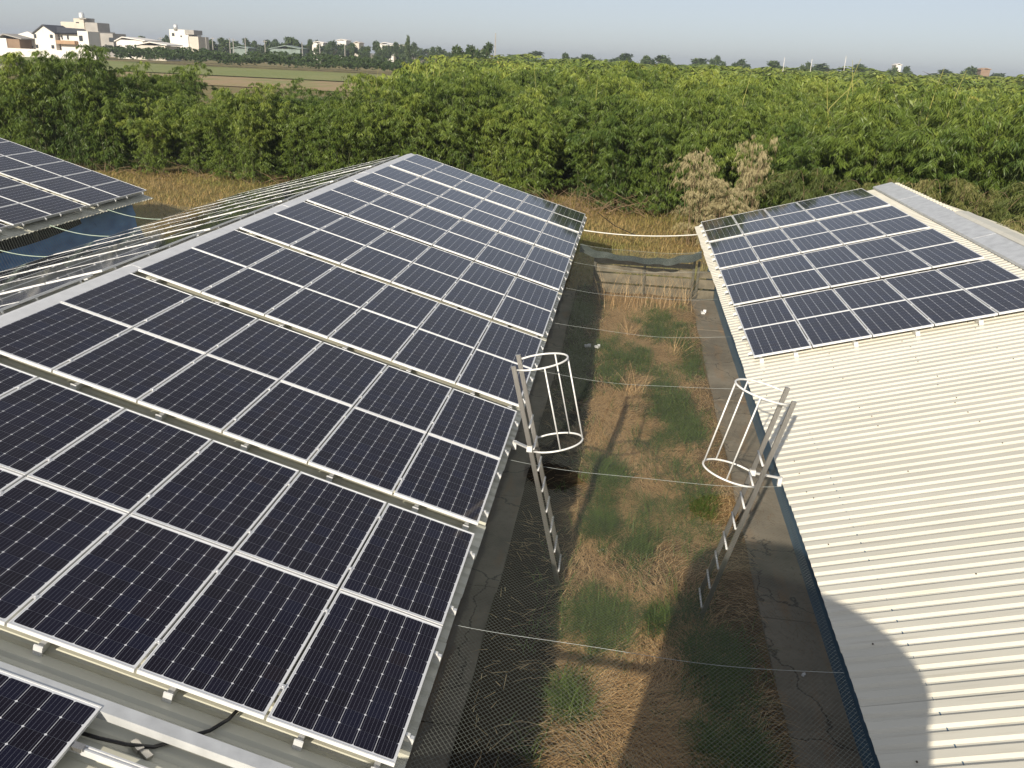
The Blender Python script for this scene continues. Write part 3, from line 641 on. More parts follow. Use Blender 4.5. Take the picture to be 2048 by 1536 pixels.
# ------------------------------------------------------------------ foliage generators (numpy)
def leaves(P, D, L, Wd, rs, tint=None):
    """rhombic leaves: base P, direction D, length L, width Wd -> V, F, tint"""
    n = len(P); D = D/np.linalg.norm(D, axis=1, keepdims=True)
    r_ = rs.normal(size=(n, 3)); S = np.cross(D, r_); S /= np.linalg.norm(S, axis=1, keepdims=True)+1e-9
    N = np.cross(S, D); L = L[:, None]; Wd = Wd[:, None]
    mid = P + D*L*.42 + N*Wd*.15
    V = np.empty((n, 4, 3)); V[:, 0] = P; V[:, 1] = mid+S*Wd/2; V[:, 2] = P+D*L-np.array([0, 0, 1])*L*.10; V[:, 3] = mid-S*Wd/2
    F = np.arange(4*n).reshape(n, 4)
    return V.reshape(-1, 3), F, (rs.random(n) if tint is None else tint)
def clump_arrays(seed, H=5.6, spread=1.7, culms=17, br=32, per=36, ll=(.15, .29), lw=(.022, .038), low=.05):
    rs = np.random.default_rng(seed); Ps, Ds, Ts = [], [], []; paths = []
    for c in range(culms):
        az = 2*math.pi*(c+rs.random())/culms; out = np.array([math.cos(az), math.sin(az), 0]); b = out*rs.uniform(.05, .7)
        h = H*rs.uniform(.72, 1.05); reach = spread*rs.uniform(.3, 1.2)
        tt = np.linspace(0, 1, 12)
        path = b[None] + out[None]*(reach*tt[:, None]**2.0) + np.array([0, 0, 1])*(h*(1-(1-np.clip(tt[:, None]*1.18, 0, 1))**1.6) - h*rs.uniform(.9, 2.4)*np.clip(tt[:, None]-.60, 0, 1)**2)
        paths.append(path)
        t = rs.uniform(low, 1, br); p = np.stack([np.interp(t, tt, path[:, k]) for k in range(3)], 1)
        a2 = rs.uniform(0, 2*math.pi, br); bl = rs.uniform(.35, 1.05, br)*(1.25-.6*t)
        bd = np.stack([np.cos(a2), np.sin(a2), rs.uniform(-.35, .45, br)], 1) + out[None]*.55
        bd /= np.linalg.norm(bd, axis=1, keepdims=True)
        tb = rs.random(br)
        nc = max(1, per//6)                        # fans of drooping leaves along every branchlet
        kc = np.repeat(np.arange(br), nc); uc = rs.uniform(.15, 1, br*nc); qc = p[kc] + bd[kc]*(bl[kc]*uc)[:, None]; qc[:, 2] -= .30*(uc**2)*bl[kc]
        fa = rs.uniform(0, 2*math.pi, len(kc)); j = np.repeat(np.arange(len(kc)), 6); k = kc[j]
        q = qc[j] + rs.normal(0, .035, (len(j), 3))
        az_ = fa[j] + rs.normal(0, .75, len(j)); d = np.stack([np.cos(az_), np.sin(az_), np.zeros(len(j))], 1)*.75 + bd[k]*.25 + rs.normal(0, .22, q.shape) + np.array([0, 0, -.95])
        Ps.append(q); Ds.append(d); Ts.append(np.clip(tb[k]*.6+rs.random(len(k))*.4, 0, 1))
    P = np.concatenate(Ps); D = np.concatenate(Ds); T = np.concatenate(Ts)
    keep = P[:, 2] > .25; P, D, T = P[keep], D[keep], T[keep]
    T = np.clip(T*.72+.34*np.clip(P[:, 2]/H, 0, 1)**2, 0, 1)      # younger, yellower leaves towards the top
    V, F, T = leaves(P, D, rs.uniform(*ll, len(P)), rs.uniform(*lw, len(P)), rs, T)
    return V, F, T, paths
def culm_mesh(paths, mat, r=.018):
    mb = MB()
    for p in paths: mb.tube([tuple(q) for q in p], [r*(1-.75*i/(len(p)-1)) for i in range(len(p))], 5, cap=False)
    return mb.mesh('culms', mat, True)
NV = 5
BAM = []
for k in range(NV):
    V, F, T, paths = clump_arrays(20+k, H=5.5+.25*k, spread=2.35)
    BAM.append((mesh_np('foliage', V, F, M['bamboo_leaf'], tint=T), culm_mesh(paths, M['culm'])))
V, F, T, paths = clump_arrays(60, H=4.2, spread=.9, culms=13, br=13, per=30, ll=(.14, .26), lw=(.016, .028)); DEAD = (mesh_np('foliage', V, F, M['dead_leaf'], tint=T), culm_mesh(paths, M['deadwood']))
V, F, T, paths = clump_arrays(61, H=3.9, spread=1.9, culms=14, br=26, per=30, ll=(.15, .28), lw=(.02, .034)); MIXED = (mesh_np('foliage', V, F, M['mixed_leaf'], tint=T), culm_mesh(paths, M['deadwood']))
LOD = []
for k in range(3):
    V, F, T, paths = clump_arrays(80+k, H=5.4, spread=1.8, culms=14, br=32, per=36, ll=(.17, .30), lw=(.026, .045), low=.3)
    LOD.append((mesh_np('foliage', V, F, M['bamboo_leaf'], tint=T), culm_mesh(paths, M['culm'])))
def plant(proto, x, y, s, rz, label, group, name='bamboo_clump', cat='bamboo', sz=None):
    t = tag(put(name, None, None, Matrix.Translation((x, y, 0)) @ Matrix.Rotation(rz, 4, 'Z') @ Matrix.Diagonal((s, s, sz or s, 1))), label, cat, group)
    put('foliage', proto[0], t); put('culms', proto[1], t); return t
# front row, left to right: (x, y, scale, kind, label)
G1 = 'bamboo clumps in the front row of the grove'
FR = [(-35.2, 41.5, .90), (-33.0, 42.6, 1.02), (-30.6, 42.4, 1.13), (-28.3, 42.2, 1.07), (-26.2, 43.0, .97), (-24.2, 42.6, .80), (-22.0, 42.3, .74), (-19.9, 42.0, .72), (-17.9, 41.3, .78),
      (-15.8, 41.8, .80), (-13.7, 41.6, .82), (-11.6, 42.2, .90), (-9.6, 42.0, .92), (-7.4, 42.2, .96), (-5.3, 42.0, .98), (-3.2, 41.8, .95), (-1.0, 41.0, .92), (.9, 39.8, .90), (2.9, 38.3, .86), (4.9, 37.2, .84),
      (6.9, 35.0, .82), (8.8, 34.0, .86), (10.7, 32.5, .98), (12.6, 31.6, .92), (14.3, 30.4, 1.12), (16.2, 29.6, 1.18)]
FT = ['at the left frame edge above the leftmost panels', 'second from the left frame edge', 'tallest of the left group, rising to the houses', 'right of the tallest left clump', 'dark, left of the open dry ground',
      'low, in front of the brown field', 'hanging over the dry ground left of the middle shed', 'beside the banana leaves', 'broad, behind the dry grass left of the ridge', 'just left of the far ridge end',
      'behind the far ridge end of the middle shed', 'right behind the ridge end', 'dark, above the middle panel array', 'with black gaps above the middle panel array', 'above the far edge of the panel array',
      'above the far right panel corner', 'over the dead stems beyond the alley', 'left half of the alley end', 'right half of the alley end', 'left of the pale dead bamboo', 'behind the pale dead bamboo',
      'above the right panel array', 'under the tall yellow stalks', 'behind the ridge end of the right shed', 'tall, right of the right ridge end', 'at the right frame edge']
for k, (x_, y_, s) in enumerate(FR):
    plant(BAM[(k*3) % NV], x_+random.uniform(-.5, .5), y_-(1.9 if x_ < 6 else .8)+random.uniform(-.6, .9), s*random.uniform(.92, 1.25), random.uniform(0, 6.28), 'bamboo clump '+FT[k], G1, sz=s*random.uniform(.92, 1.08))
tot = len(FR)
# the grove behind: individual clumps, nearest first
G2 = 'bamboo clumps of the grove behind the front row'
def front_y(x): return float(np.interp(x, [f[0] for f in FR], [f[1] for f in FR]))
def grove_depth(x, y):                             # bearing of the grove's left border: open fields beyond
    if y > 400: return False
    b = (x-CAM.x)/(y-CAM.y)                        # tan of the bearing
    lim = np.interp(b, [-.80, -.52, -.42, -.33, -.26, -.215, -.17, -.05], [47.5, 47.5, 49, 56, 80, 175, 300, 400])
    return y < lim
cand = []
yy_ = 34.
while yy_ < 400:
    st = max(2.1, .024*(yy_+5)); yy_ += st
    for xk in np.arange(-60, 130+yy_*.3, st):
        x_ = xk+random.uniform(-.4, .4)*st; y_ = yy_+random.uniform(-.4, .4)*st
        if -38 < x_ < 18:
            if y_ < front_y(x_)+.4: continue
        elif y_ < (42 if x_ < 0 else 31): continue
        if not grove_depth(x_, y_): continue
        if not seen((x_, y_, 4.5), 160): continue
        if y_ < 75 and random.random() < .13: continue          # dark gaps between the clumps
        cand.append((x_, y_))
cand.sort(key=lambda q: (q[0]-CAM.x)**2+(q[1]-CAM.y)**2)
NI = 270
def canopy(x, y):                                   # canopy height varies gently over the grove
    return .86 + .07*math.sin(x*.21+y*.13) + .05*math.sin(x*.53-y*.31) + .03*math.sin(x*1.3+y*.9)
for k, (x_, y_) in enumerate(cand[:NI]):
    b = (x_-CAM.x)/(y_-CAM.y)
    s = canopy(x_, y_)*random.uniform(.72, 1.16)*(1.0+.0013*max(0, y_-36))
    if -.54 < b < -.30: s *= .80
    pr = BAM[k % NV] if y_ < 60 else LOD[k % 3]
    q_ = Vector((x_, y_, 5)) - CAM; pxx = 1024 + FPX*q_.dot(RT)/q_.dot(FW)
    zone = ['behind the leftmost bamboo row', 'deep behind the far ridge end of the middle shed', 'deep behind the middle panel array', 'deep beyond the far end of the alley', 'deep behind the right panel array', 'deep beyond the ridge of the right shed'][sum(pxx > e_ for e_ in (450, 800, 1170, 1400, 1760))]
    plant(pr, x_, y_, s, random.uniform(0, 6.28), 'green bamboo clump of the grove '+zone, 'bamboo clumps '+zone)
# the rest of the grove reads as one mass
rs = np.random.default_rng(5); Vs, Fs, Ts, base = [], [], [], 0
far = cand[NI:]
protos = []
for k in range(6):
    V, F, T, _ = clump_arrays(100+k, H=5.3, spread=1.9, culms=8, br=12, per=6, ll=(.40, .70), lw=(.11, .20), low=.5); protos.append((V, T))
PROTB = []
for k in range(6):
    V, F, T, _ = clump_arrays(120+k, H=5.3, spread=1.9, culms=7, br=8, per=6, ll=(.42, .72), lw=(.14, .24), low=.5); PROTB.append((V, T))
for k, (x_, y_) in enumerate(far):
    d = math.hypot(x_-CAM.x, y_-CAM.y); V, T = (protos if d < 135 else PROTB)[k % 6]
    th = rs.uniform(0, 6.28); c, s_ = math.cos(th), math.sin(th); s = canopy(x_, y_)*rs.uniform(.76, 1.14)*(1.0+.0013*max(0, d-40))
    if rs.random() < .02: s *= 1.15
    w = max(1, .024*d/2.1)
    Rm = np.array([[c*w, -s_*w, 0], [s_*w, c*w, 0], [0, 0, 1]])*s
    Vs.append(V@Rm.T + np.array([x_, y_, 0])); Ts.append(np.clip(T*.8+rs.uniform(-.1, .3), 0, 1))
if Vs:
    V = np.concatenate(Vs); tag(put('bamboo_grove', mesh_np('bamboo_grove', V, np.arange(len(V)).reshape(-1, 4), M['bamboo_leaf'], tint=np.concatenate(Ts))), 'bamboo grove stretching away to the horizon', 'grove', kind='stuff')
tris = sum(len(v)//4 for v in Vs)*2; print('clumps', len(cand), 'far', len(far), 'far leaves', sum(len(v)//4 for v in Vs), 'panels', n1, n2, n3, n4)
plant(BAM[1], -31.0, 57.0, .98, 1.0, 'bushy bamboo standing alone in front of the yellow field', None, sz=.93)
# dead and half dead bamboo by the right shed's far corner
plant(DEAD, 4.1, 30.2, .80, .4, 'pale dead bamboo drooping beside the far corner of the right shed', None, 'dead_bamboo', 'dead bamboo', sz=.93)
plant(DEAD, 6.2, 31.4, .55, 2.1, 'pale dead bamboo behind the far eave corner of the right shed', None, 'dead_bamboo', 'dead bamboo', sz=1.06)
plant(DEAD, 5.1, 30.4, .75, 4.0, 'low pale dead bamboo between the two taller dead stands', None, 'dead_bamboo', 'dead bamboo', sz=.62)
for (x_, y_, s, lb) in ((8.4, 29.5, .78, 'half dried bamboo above the far edge of the right panels'), (12.6, 27.2, .82, 'half dried bamboo right behind the right ridge end'), (15.2, 25.6, .86, 'half dried bamboo hanging by the right frame edge'), (10.6, 28.2, .74, 'half dried bamboo behind the right ridge corner'),
                        (14.2, 23.0, .72, 'half dried bamboo low behind the right ridge at the frame edge')):
    plant(MIXED, x_, y_, s*1.12, random.uniform(0, 6), lb, None, 'dry_bamboo', 'dry bamboo')
# tall bare yellow culms above the canopy
ST = [((10.85, 38.0, 4.4), (11.09, 38.0, 7.27), .5, 'tallest bending yellow bamboo shoot right of centre'), ((11.6, 40.0, 5.0), (11.18, 40.0, 7.23), .05, 'thin yellow shoot beside the tallest bending one'), ((9.78, 36.0, 4.4), (9.4, 36.0, 6.4), .1, 'short yellow shoot left of the tallest bending one'),
      ((13.75, 36.0, 5.0), (14.05, 36.0, 7.04), .08, 'yellow shoot rising above the right ridge, left of a pair'), ((14.56, 36.0, 5.0), (14.95, 36.0, 6.97), .1, 'yellow shoot rising above the right ridge, right of a pair'), ((11.31, 44.0, 4.9), (12.6, 44.0, 6.4), .1, 'slanting yellow shoot crossing behind the tallest one'),
      ((.34, 44, 4.2), (.55, 44, 5.9), .2, 'yellow shoot above the far end of the alley')]
for a, b, bend, lb in ST:
    a, b = Vector((a[0], a[1], 0.5)) if False else Vector(a), Vector(b); pts = []
    for k in range(10):
        u = k/9; q = a.lerp(b, u); q.x -= bend*4*u*(1-u)*.35; pts.append(q)
    mb = MB(); mb.tube([a-Vector((0, 0, 1.5))]+pts, [.022]+[.022*(1-.7*k/9) for k in range(10)], 6)
    tag(put('bamboo_shoot', mb.mesh('bamboo_shoot', M['yellow_culm'], True)), lb, 'bamboo shoot', 'bare yellow bamboo shoots above the grove')
rs = np.random.default_rng(91)
for k in range(26):
    x_, y_ = (rs.uniform(-2, 24), rs.uniform(36, 62)) if k > 6 else (rs.uniform(-16, -3), rs.uniform(44, 56)); h_ = rs.uniform(4.6, 6.3)*(1+.0013*(y_-36)); dx_ = rs.normal(0, .35)
    mb = MB(); mb.tube([(x_, y_, 1.5), (x_+dx_*.25, y_, h_*.6), (x_+dx_*.6, y_, h_*.85), (x_+dx_*1.2, y_+rs.normal(0, .1), h_+.25)], [.018, .016, .012, .005], 5)
    tag(put('bamboo_cane', mb.mesh('bamboo_cane', M['yellow_culm'], True)), 'thin upright yellowish cane poking out of the grove', 'bamboo cane', 'thin canes among the bamboo')
# banana plants
def banana(x_, y_, z_, s, label, seed):
    rs = np.random.default_rng(seed); t = thing('banana_plant', label, 'banana plant', (x_, y_, 0))
    mb = MB(); mb.tube([(x_, y_, 0), (x_, y_, z_)], [.12, .07], 7); W(t, mb, 'stem', M['culm'], True)
    for k in range(9):
        az = k*2.4+rs.random(); L = s*rs.uniform(.8, 1.2); V = []; n = 8
        for i in range(n+1):
            u = i/n; r_ = L*u*(.45+.25*rs.random()*0+.1); z = z_-.3+L*(1.15*u-.85*u*u); w = .17*s*math.sin(math.pi*min(1, .08+u*.92))**.7
            c = Vector((x_+math.cos(az)*r_, y_+math.sin(az)*r_, z)); sd_ = Vector((-math.sin(az), math.cos(az), 0))
            V += [c-sd_*w-Vector((0, 0, w*.35)), c, c+sd_*w-Vector((0, 0, w*.35))]
        F = []
        for i in range(n): F += [(3*i, 3*i+1, 3*i+4, 3*i+3), (3*i+1, 3*i+2, 3*i+5, 3*i+4)]
        mb = MB(); mb.add(V, F); W(t, mb, 'leaf', M['banana_leaf'], True)
banana(-18.2, 44.2, 3.6, 1.7, 'banana plant with upright yellow green leaves left of centre', 1)
banana(-19.8, 45.2, 3.4, 1.5, 'smaller banana plant left of the taller one', 2)
banana(.9, 43.6, 4.2, 1.5, 'banana plant with pale leaves beyond the far end of the alley', 3)

# ------------------------------------------------------------------ grass, straw, weeds
def blades(P, az, lean, L, Wd, rs, curve=.5, seg=3):
    n = len(P); d = np.stack([np.cos(az), np.sin(az), np.zeros(n)], 1); s = np.stack([-np.sin(az), np.cos(az), np.zeros(n)], 1)
    V = np.empty((n, 2*(seg+1), 3))
    for k in range(seg+1):
        u = k/seg; a = lean + curve*u
        p = P + d*(L*u*np.sin(a))[:, None]; p[:, 2] += L*u*np.cos(a); w = (Wd*(1-.8*u)/2)[:, None]
        V[:, 2*k] = p-s*w; V[:, 2*k+1] = p+s*w
    b = np.arange(n)[:, None]*2*(seg+1)
    F = np.concatenate([b+np.array([[2*k, 2*k+1, 2*k+3, 2*k+2]]) for k in range(seg)], 0)
    return V.reshape(-1, 3), F, np.tile(rs.random(n), seg)
PATCH = [(1.45, 4.35, .55, .60, 1.0), (1.35, 6.9, .22, .75, 1.0), (1.40, 8.5, .35, .9, .8), (2.55, 17.8, .75, 1.5, 1.0), (2.5, 12.3, .45, 2.2, .9), (2.85, 11.0, .4, 1.0, .8), (1.35, 14.6, .4, 1.6, .8), (.35, 18.8, .35, 2.4, .8), (.55, 14.0, .35, 2.6, .7),
         (2.85, 8.0, .45, 1.5, .45), (2.8, 3.9, .45, 1.4, .75), (2.1, 7.4, .5, 1.0, .3), (2.9, 2.4, .35, 1.0, .5), (2.0, 14.8, .3, 1.0, .5), (1.9, 6.2, .25, .4, .3), (1.2, 3.0, .25, .4, .3), (2.15, 4.55, .2, .22, .5), (2.3, 10.0, .7, 1.0, .25), (3.1, 15.5, .3, 1.5, .5)]
rs = np.random.default_rng(11); P = []
for (cx, cy, rx, ry, dens) in PATCH:               # ragged weeds: tufts scattered round each spot
    nt_ = int(105*math.sqrt(rx*ry)*dens)+8
    tx = cx+rs.normal(0, .46, nt_)*rx; ty = cy+rs.normal(0, .46, nt_)*ry
    for a, b in zip(tx, ty):
        k = rs.integers(18, 70); r_ = rs.uniform(.03, .11); P.append(np.stack([a+rs.normal(0, r_, k), b+rs.normal(0, r_*1.3, k)], 1))
for k in range(240):
    a, b = rs.uniform(.5, 3.4), rs.uniform(0, 20); n = rs.integers(3, 16); P.append(np.stack([a+rs.normal(0, .05, n), b+rs.normal(0, .06, n)], 1))
P = np.concatenate(P); P = P[(P[:, 0] > .1) & (P[:, 0] < 3.48)]
P3 = np.column_stack([P, yard_z(P[:, 0], P[:, 1])-.01]); n = len(P3)
V, F, T = blades(P3, rs.uniform(0, 6.28, n), rs.uniform(.0, .55, n), rs.uniform(.10, .36, n), rs.uniform(.006, .014, n), rs, .7, 3)
tag(put('green_grass', mesh_np('green_grass', V, F, M['grass_leaf'], tint=T)), 'green grass tufts growing in the alley', 'grass', kind='stuff')
def straw(n, xr, yr, seed, az0, Lr, mat, name, label, zf, lift=.05, keep=None):
    rs = np.random.default_rng(seed); x_ = rs.uniform(*xr, n); y_ = rs.uniform(*yr, n)
    if keep is not None:
        k = keep(x_, y_, rs); x_, y_ = x_[k], y_[k]; n = len(x_)
    swirl = az0 + 1.1*np.sin(x_*1.7+y_*.9) + .9*np.sin(y_*.6-x_*.8) + rs.normal(0, .55, n) + np.where(rs.random(n) < .5, 0, math.pi)
    P3 = np.column_stack([x_, y_, zf(x_, y_)+rs.uniform(0, lift, n)])
    V, F, T = blades(P3, swirl, rs.normal(1.50, .10, n), rs.uniform(*Lr, n), rs.uniform(.0035, .0085, n), rs, .30, 2)
    return tag(put(name, mesh_np(name, V, F, mat, tint=T)), label, 'straw', kind='stuff')
def thin(x, y, r):                                  # straw lies in drifts; thinned beside the middle shed to deepen its shade
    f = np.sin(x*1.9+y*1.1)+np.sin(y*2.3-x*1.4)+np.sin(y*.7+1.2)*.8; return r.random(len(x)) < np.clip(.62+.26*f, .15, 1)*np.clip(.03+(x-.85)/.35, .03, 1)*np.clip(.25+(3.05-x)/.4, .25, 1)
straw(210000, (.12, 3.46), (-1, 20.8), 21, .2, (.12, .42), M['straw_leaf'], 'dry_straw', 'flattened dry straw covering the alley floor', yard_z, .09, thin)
straw(5000, (3.46, 4.15), (-1, 20.8), 22, .2, (.05, .22), M['deadwood'], 'dry_litter', 'dark dry plant litter strewn on the right concrete apron', lambda x, y: np.full_like(x, .108), .012, lambda x, y, r: r.random(len(x)) < np.clip(.35+.5*(np.sin(y*1.7)+np.sin(y*.9+2)+.6*np.sin(y*4+x*5)-.4), 0.02, .95))
# upright dead stalks by the fence
rs = np.random.default_rng(31); n = 260; x_ = rs.uniform(.75, 3.45, n); y_ = rs.uniform(19.2, 21.1, n)
V, F, T = blades(np.column_stack([x_, y_, np.zeros(n)]), rs.uniform(0, 6.28, n), rs.uniform(0, .5, n), rs.uniform(.5, 1.25, n), rs.uniform(.008, .014, n), rs, .35, 3)
tag(put('dead_stalks', mesh_np('dead_stalks', V, F, M['straw_leaf'], tint=T)), 'upright dead stalks in front of the board fence', 'stalks', kind='stuff')
# a leaning bundle of broken stalks in mid alley
rs = np.random.default_rng(33); n = 260; c = rs.choice([0, 1, 2], n); cx = np.array([1.75, 2.9, 1.6])[c]; cy = np.array([12.6, 15.6, 16.9])[c]
V, F, T = blades(np.column_stack([cx+rs.normal(0, .10, n), cy+rs.normal(0, .12, n), np.full(n, .02)]), rs.normal(.6, 1.3, n), rs.uniform(.5, 1.35, n), rs.uniform(.35, .95, n), rs.uniform(.008, .016, n), rs, .3, 3)
tag(put('broken_stalks', mesh_np('broken_stalks', V, F, M['straw_leaf'], tint=T)), 'bundles of broken dry stalks lying over the grass', 'stalks', kind='stuff')
# dry grass verge between sheds and bamboo
rs = np.random.default_rng(41); n = 60000
x_ = np.concatenate([rs.uniform(-27, -10, n//2), rs.uniform(-3, 8, n//2)]); y_ = np.concatenate([rs.uniform(24, 42, n//2), rs.uniform(21.6, 41, n//2)])
V, F, T = blades(np.column_stack([x_, y_, np.zeros(n)]), rs.uniform(0, 6.28, n), rs.uniform(.1, 1.1, n), rs.uniform(.12, .5, n), rs.uniform(.012, .028, n), rs, .7, 2)
tag(put('verge_grass', mesh_np('verge_grass', V, F, M['verge_leaf'], tint=np.clip(T*.6+np.tile(.4*(np.sin(x_*.6+y_*.4)*.5+.5), 2), 0, 1))), 'yellow brown dry grass between the sheds and the bamboo', 'grass', kind='stuff')
mb = MB(); rs = np.random.default_rng(43)
for k in range(120):                                # reddish dead stems under the bamboo
    a = Vector((rs.uniform(-2.5, 3.5), rs.uniform(35.5, 38.5), 0)); d = Vector((rs.normal(0, .8), rs.normal(-.3, .5), rs.uniform(.3, 1.3))); mb.tube([a, a+d*.6, a+d*1.15-Vector((0, 0, .2))], [.016, .012, .006], 4, cap=False)
for k in range(80):
    a = Vector((rs.uniform(-27, -15), rs.uniform(38.5, 40.5), 0)); d = Vector((rs.normal(0, .8), rs.normal(-.3, .5), rs.uniform(.1, .9))); mb.tube([a, a+d*.6, a+d*1.1-Vector((0, 0, .15))], [.016, .012, .006], 4, cap=False)
tag(put('dead_brushwood', mb.mesh('dead_brushwood', M['deadwood'])), 'tangled dead stems at the foot of the bamboo', 'brushwood', kind='stuff')
# litter
def scrap(p, s, label, nm='plastic_scrap'):
    mb = MB(); mb.box(p, (s*1.6, s, s*.5), Matrix.Rotation(random.uniform(0, 3), 3, 'Z')); mb.box((p[0]+s*.5, p[1]+s*.3, p[2]+s*.3), (s*.8, s*.9, s*.4), Matrix.Rotation(random.uniform(0, 3), 3, 'X'))
    tag(put(nm, mb.mesh(nm, M['litter'])), label, 'litter')
scrap((.69, 15.36, .24), .09, 'white scrap of plastic in the shaded grass, left of two'); scrap((.92, 15.34, .24), .08, 'white scrap of plastic in the shaded grass, right of two')
scrap((1.38, 6.15, .12), .05, 'small white scrap on the straw in the middle of the alley'); scrap((3.75, 19.6, .14), .10, 'white scrap on the concrete beside the fence post')
scrap((3.83, 3.9, .12), .03, 'tiny white scrap on the right concrete apron')

# ------------------------------------------------------------------ far buildings
def B(t, name, mat, px, Y, dx0, dx1, py0, py1, depth, ground=True, off=0.0):
    """box whose front spans photo columns/rows at distance Y; reaches the ground unless ground is False"""
    a, b = at(px+dx0, py0, Y), at(px+dx1, py0, Y); lo = at(px+(dx0+dx1)/2, py1, Y).z
    z1 = (a.z+b.z)/2; z0_ = min(0, lo) if ground else lo
    mb = MB(); mb.box(((a.x+b.x)/2, Y+depth/2+off, (z0_+z1)/2), (b.x-a.x, depth, z1-z0_)); return W(t, mb, name, mat)
def win(t, Y, x0, x1, y0, y1, off=-.12, mat='window', name='window'):
    a, b = at(x0, y0, Y), at(x1, y1, Y)
    mb = MB(); mb.box(((a.x+b.x)/2, Y+off, (a.z+b.z)/2), (abs(b.x-a.x), .2, abs(a.z-b.z))); W(t, mb, name, M[mat])
def gable_roof(t, Y, x0, x1, xr, ye, yr, depth, mat, over=.6, thick=.35):
    a, b, c = at(x0, ye, Y), at(x1, ye, Y), at(xr, yr, Y)
    for p_, q_ in ((a, c), (c, b)):
        mb = MB(); d = (q_-p_).normalized(); mb.extrude([p_-d*over*(p_ is a), q_+d*over*(q_ is b), q_+d*over*(q_ is b)+Vector((0, 0, thick)), p_-d*over*(p_ is a)+Vector((0, 0, thick))], (0, -over, 0), (0, depth, 0)); W(t, mb, 'roof', mat)
YH = 300.
h = thing('house', 'white two storey gabled house with dark tiled roof and brown balcony', 'house', (at(90, 90, YH).x, YH, 0))
a, b, c, g0, g1 = at(68, 66, YH), at(109, 66, YH), at(86, 51, YH), at(68, 112, YH), at(109, 112, YH)
mb = MB(); mb.extrude([(a.x, 0, 0), (b.x, 0, 0), (b.x, 0, b.z), (c.x, 0, c.z), (a.x, 0, a.z)], (0, YH, 0), (0, YH+11, 0)); W(h, mb, 'gable_block', M['house_white'])
gable_roof(h, YH, 68, 109, 86, 66, 51, 11.5, M['slate'])
B(h, 'side_wing', M['house_white'], 0, YH, 109.5, 152, 64, 112, 8, off=2.2); B(h, 'tower_wing', M['house_white'], 0, YH, 152, 173, 62, 112, 7, off=.6)
a, b = at(106, 65, YH+1), at(178, 67, YH+1); r1, r2 = at(100, 53, YH+6), at(168, 58, YH+6)
mb = MB(); mb.add([a, b, r2, r1, r1+Vector((0, 5, -3)), r2+Vector((0, 5, -3))], [(0, 1, 2, 3), (3, 2, 5, 4)]); mb.add([q-Vector((0, 0, .4)) for q in (a, b, r2, r1)], [(3, 2, 1, 0)]); W(h, mb, 'wing_roof', M['slate'])
a, b = at(110, 80, YH), at(149, 89, YH); mb = MB(); mb.box(((a.x+b.x)/2, YH+1.2, (a.z+b.z)/2), (b.x-a.x, 2.0, a.z-b.z)); W(h, mb, 'balcony', M['balcony'])
for q in ((69, 73, 68, 76), (100, 106, 69, 76), (72, 77, 89, 96), (103, 109, 90, 97)): win(h, YH, *q)
for q in ((112, 119, 70, 79), (123, 126, 71, 79), (134, 138, 70, 79), (114, 122, 90, 99)): win(h, YH+2.2, *q)
win(h, YH+.6, 158, 166, 71, 82)
h = thing('annex_house', 'plain white gabled block left of the two storey house', 'house', (at(50, 90, YH).x, YH+3, 0))
a, b, c = at(30, 70, YH+3), at(67, 70, YH+3), at(55, 63, YH+3)
mb = MB(); mb.extrude([(a.x, 0, 0), (b.x, 0, 0), (b.x, 0, b.z), (c.x, 0, c.z), (a.x, 0, a.z)], (0, YH+3, 0), (0, YH+12, 0)); W(h, mb, 'wall', M['house_white']); win(h, YH+3, 65, 67, 92, 96)
h = thing('farm_house', 'low farmhouse with grey roof and brown side wall at the left frame edge', 'house', (at(20, 90, YH-4).x, YH-4, 0))
B(h, 'wall', M['house_white'], 0, YH-4, -6, 12, 76, 95, 8); B(h, 'brown_wall', M['rustwall'], 0, YH-4, 12.2, 37, 78, 97, 7, off=.3)
gable_roof(h, YH-4, -8, 41, 8, 78, 69, 9, M['house_grey'])
h = thing('apartment_house', 'beige flat roofed building with rooftop water tank and grey louvre annex', 'building', (at(155, 80, YH+60).x, YH+60, 0)); Y2 = YH+60
B(h, 'main_block', M['house_beige'], 0, Y2, 121, 170, 44, 100, 12); B(h, 'stair_tower', M['house_beige'], 0, Y2, 148, 168, 37, 60, 8, off=-.5); B(h, 'roof_slab', M['house_grey'], 0, Y2, 160, 175, 36, 38, 6, False, off=-1)
B(h, 'louvre_annex', M['house_grey'], 0, Y2, 170.3, 194, 45, 62, 9); B(h, 'lower_block', M['house_beige'], 0, Y2, 172, 206, 63, 100, 12, off=-3); B(h, 'frame_block', M['house_grey'], 0, Y2, 206.3, 232, 67, 100, 10, off=-2.6)
c = at(163, 31, Y2); mb = MB(); mb.tube([c-Vector((0, 0, 1.4)), c-Vector((0, 0, .9)), c+Vector((0, 0, .9)), c+Vector((0, 0, 1.3))], [1.0, 1.1, 1.1, .3], 14); W(h, mb, 'water_tank', M['galv'], True)
for q in ((152, 158, 44, 46), (173, 181, 74, 77), (187, 196, 74, 77)): win(h, Y2-3 if q[0] > 170 else Y2-.5, *q)
win(h, Y2-2.6, 218, 229, 75, 84)
h = thing('warehouse', 'long white warehouse roof right of the two storey house', 'warehouse', (at(265, 90, YH+40).x, YH+40, 0)); B(h, 'wall', M['house_white'], 0, YH+40, 232, 285, 80, 104, 14); gable_roof(h, YH+40, 232, 288, 245, 82, 75, 14, M['house_white'])
h = thing('warehouse', 'low cream warehouse in front of the white one', 'warehouse', (at(300, 95, YH+30).x, YH+30, 0)); B(h, 'wall', M['house_beige'], 0, YH+30, 274, 330, 91, 106, 12); gable_roof(h, YH+30, 272, 332, 300, 91, 85, 12, M['house_white'])
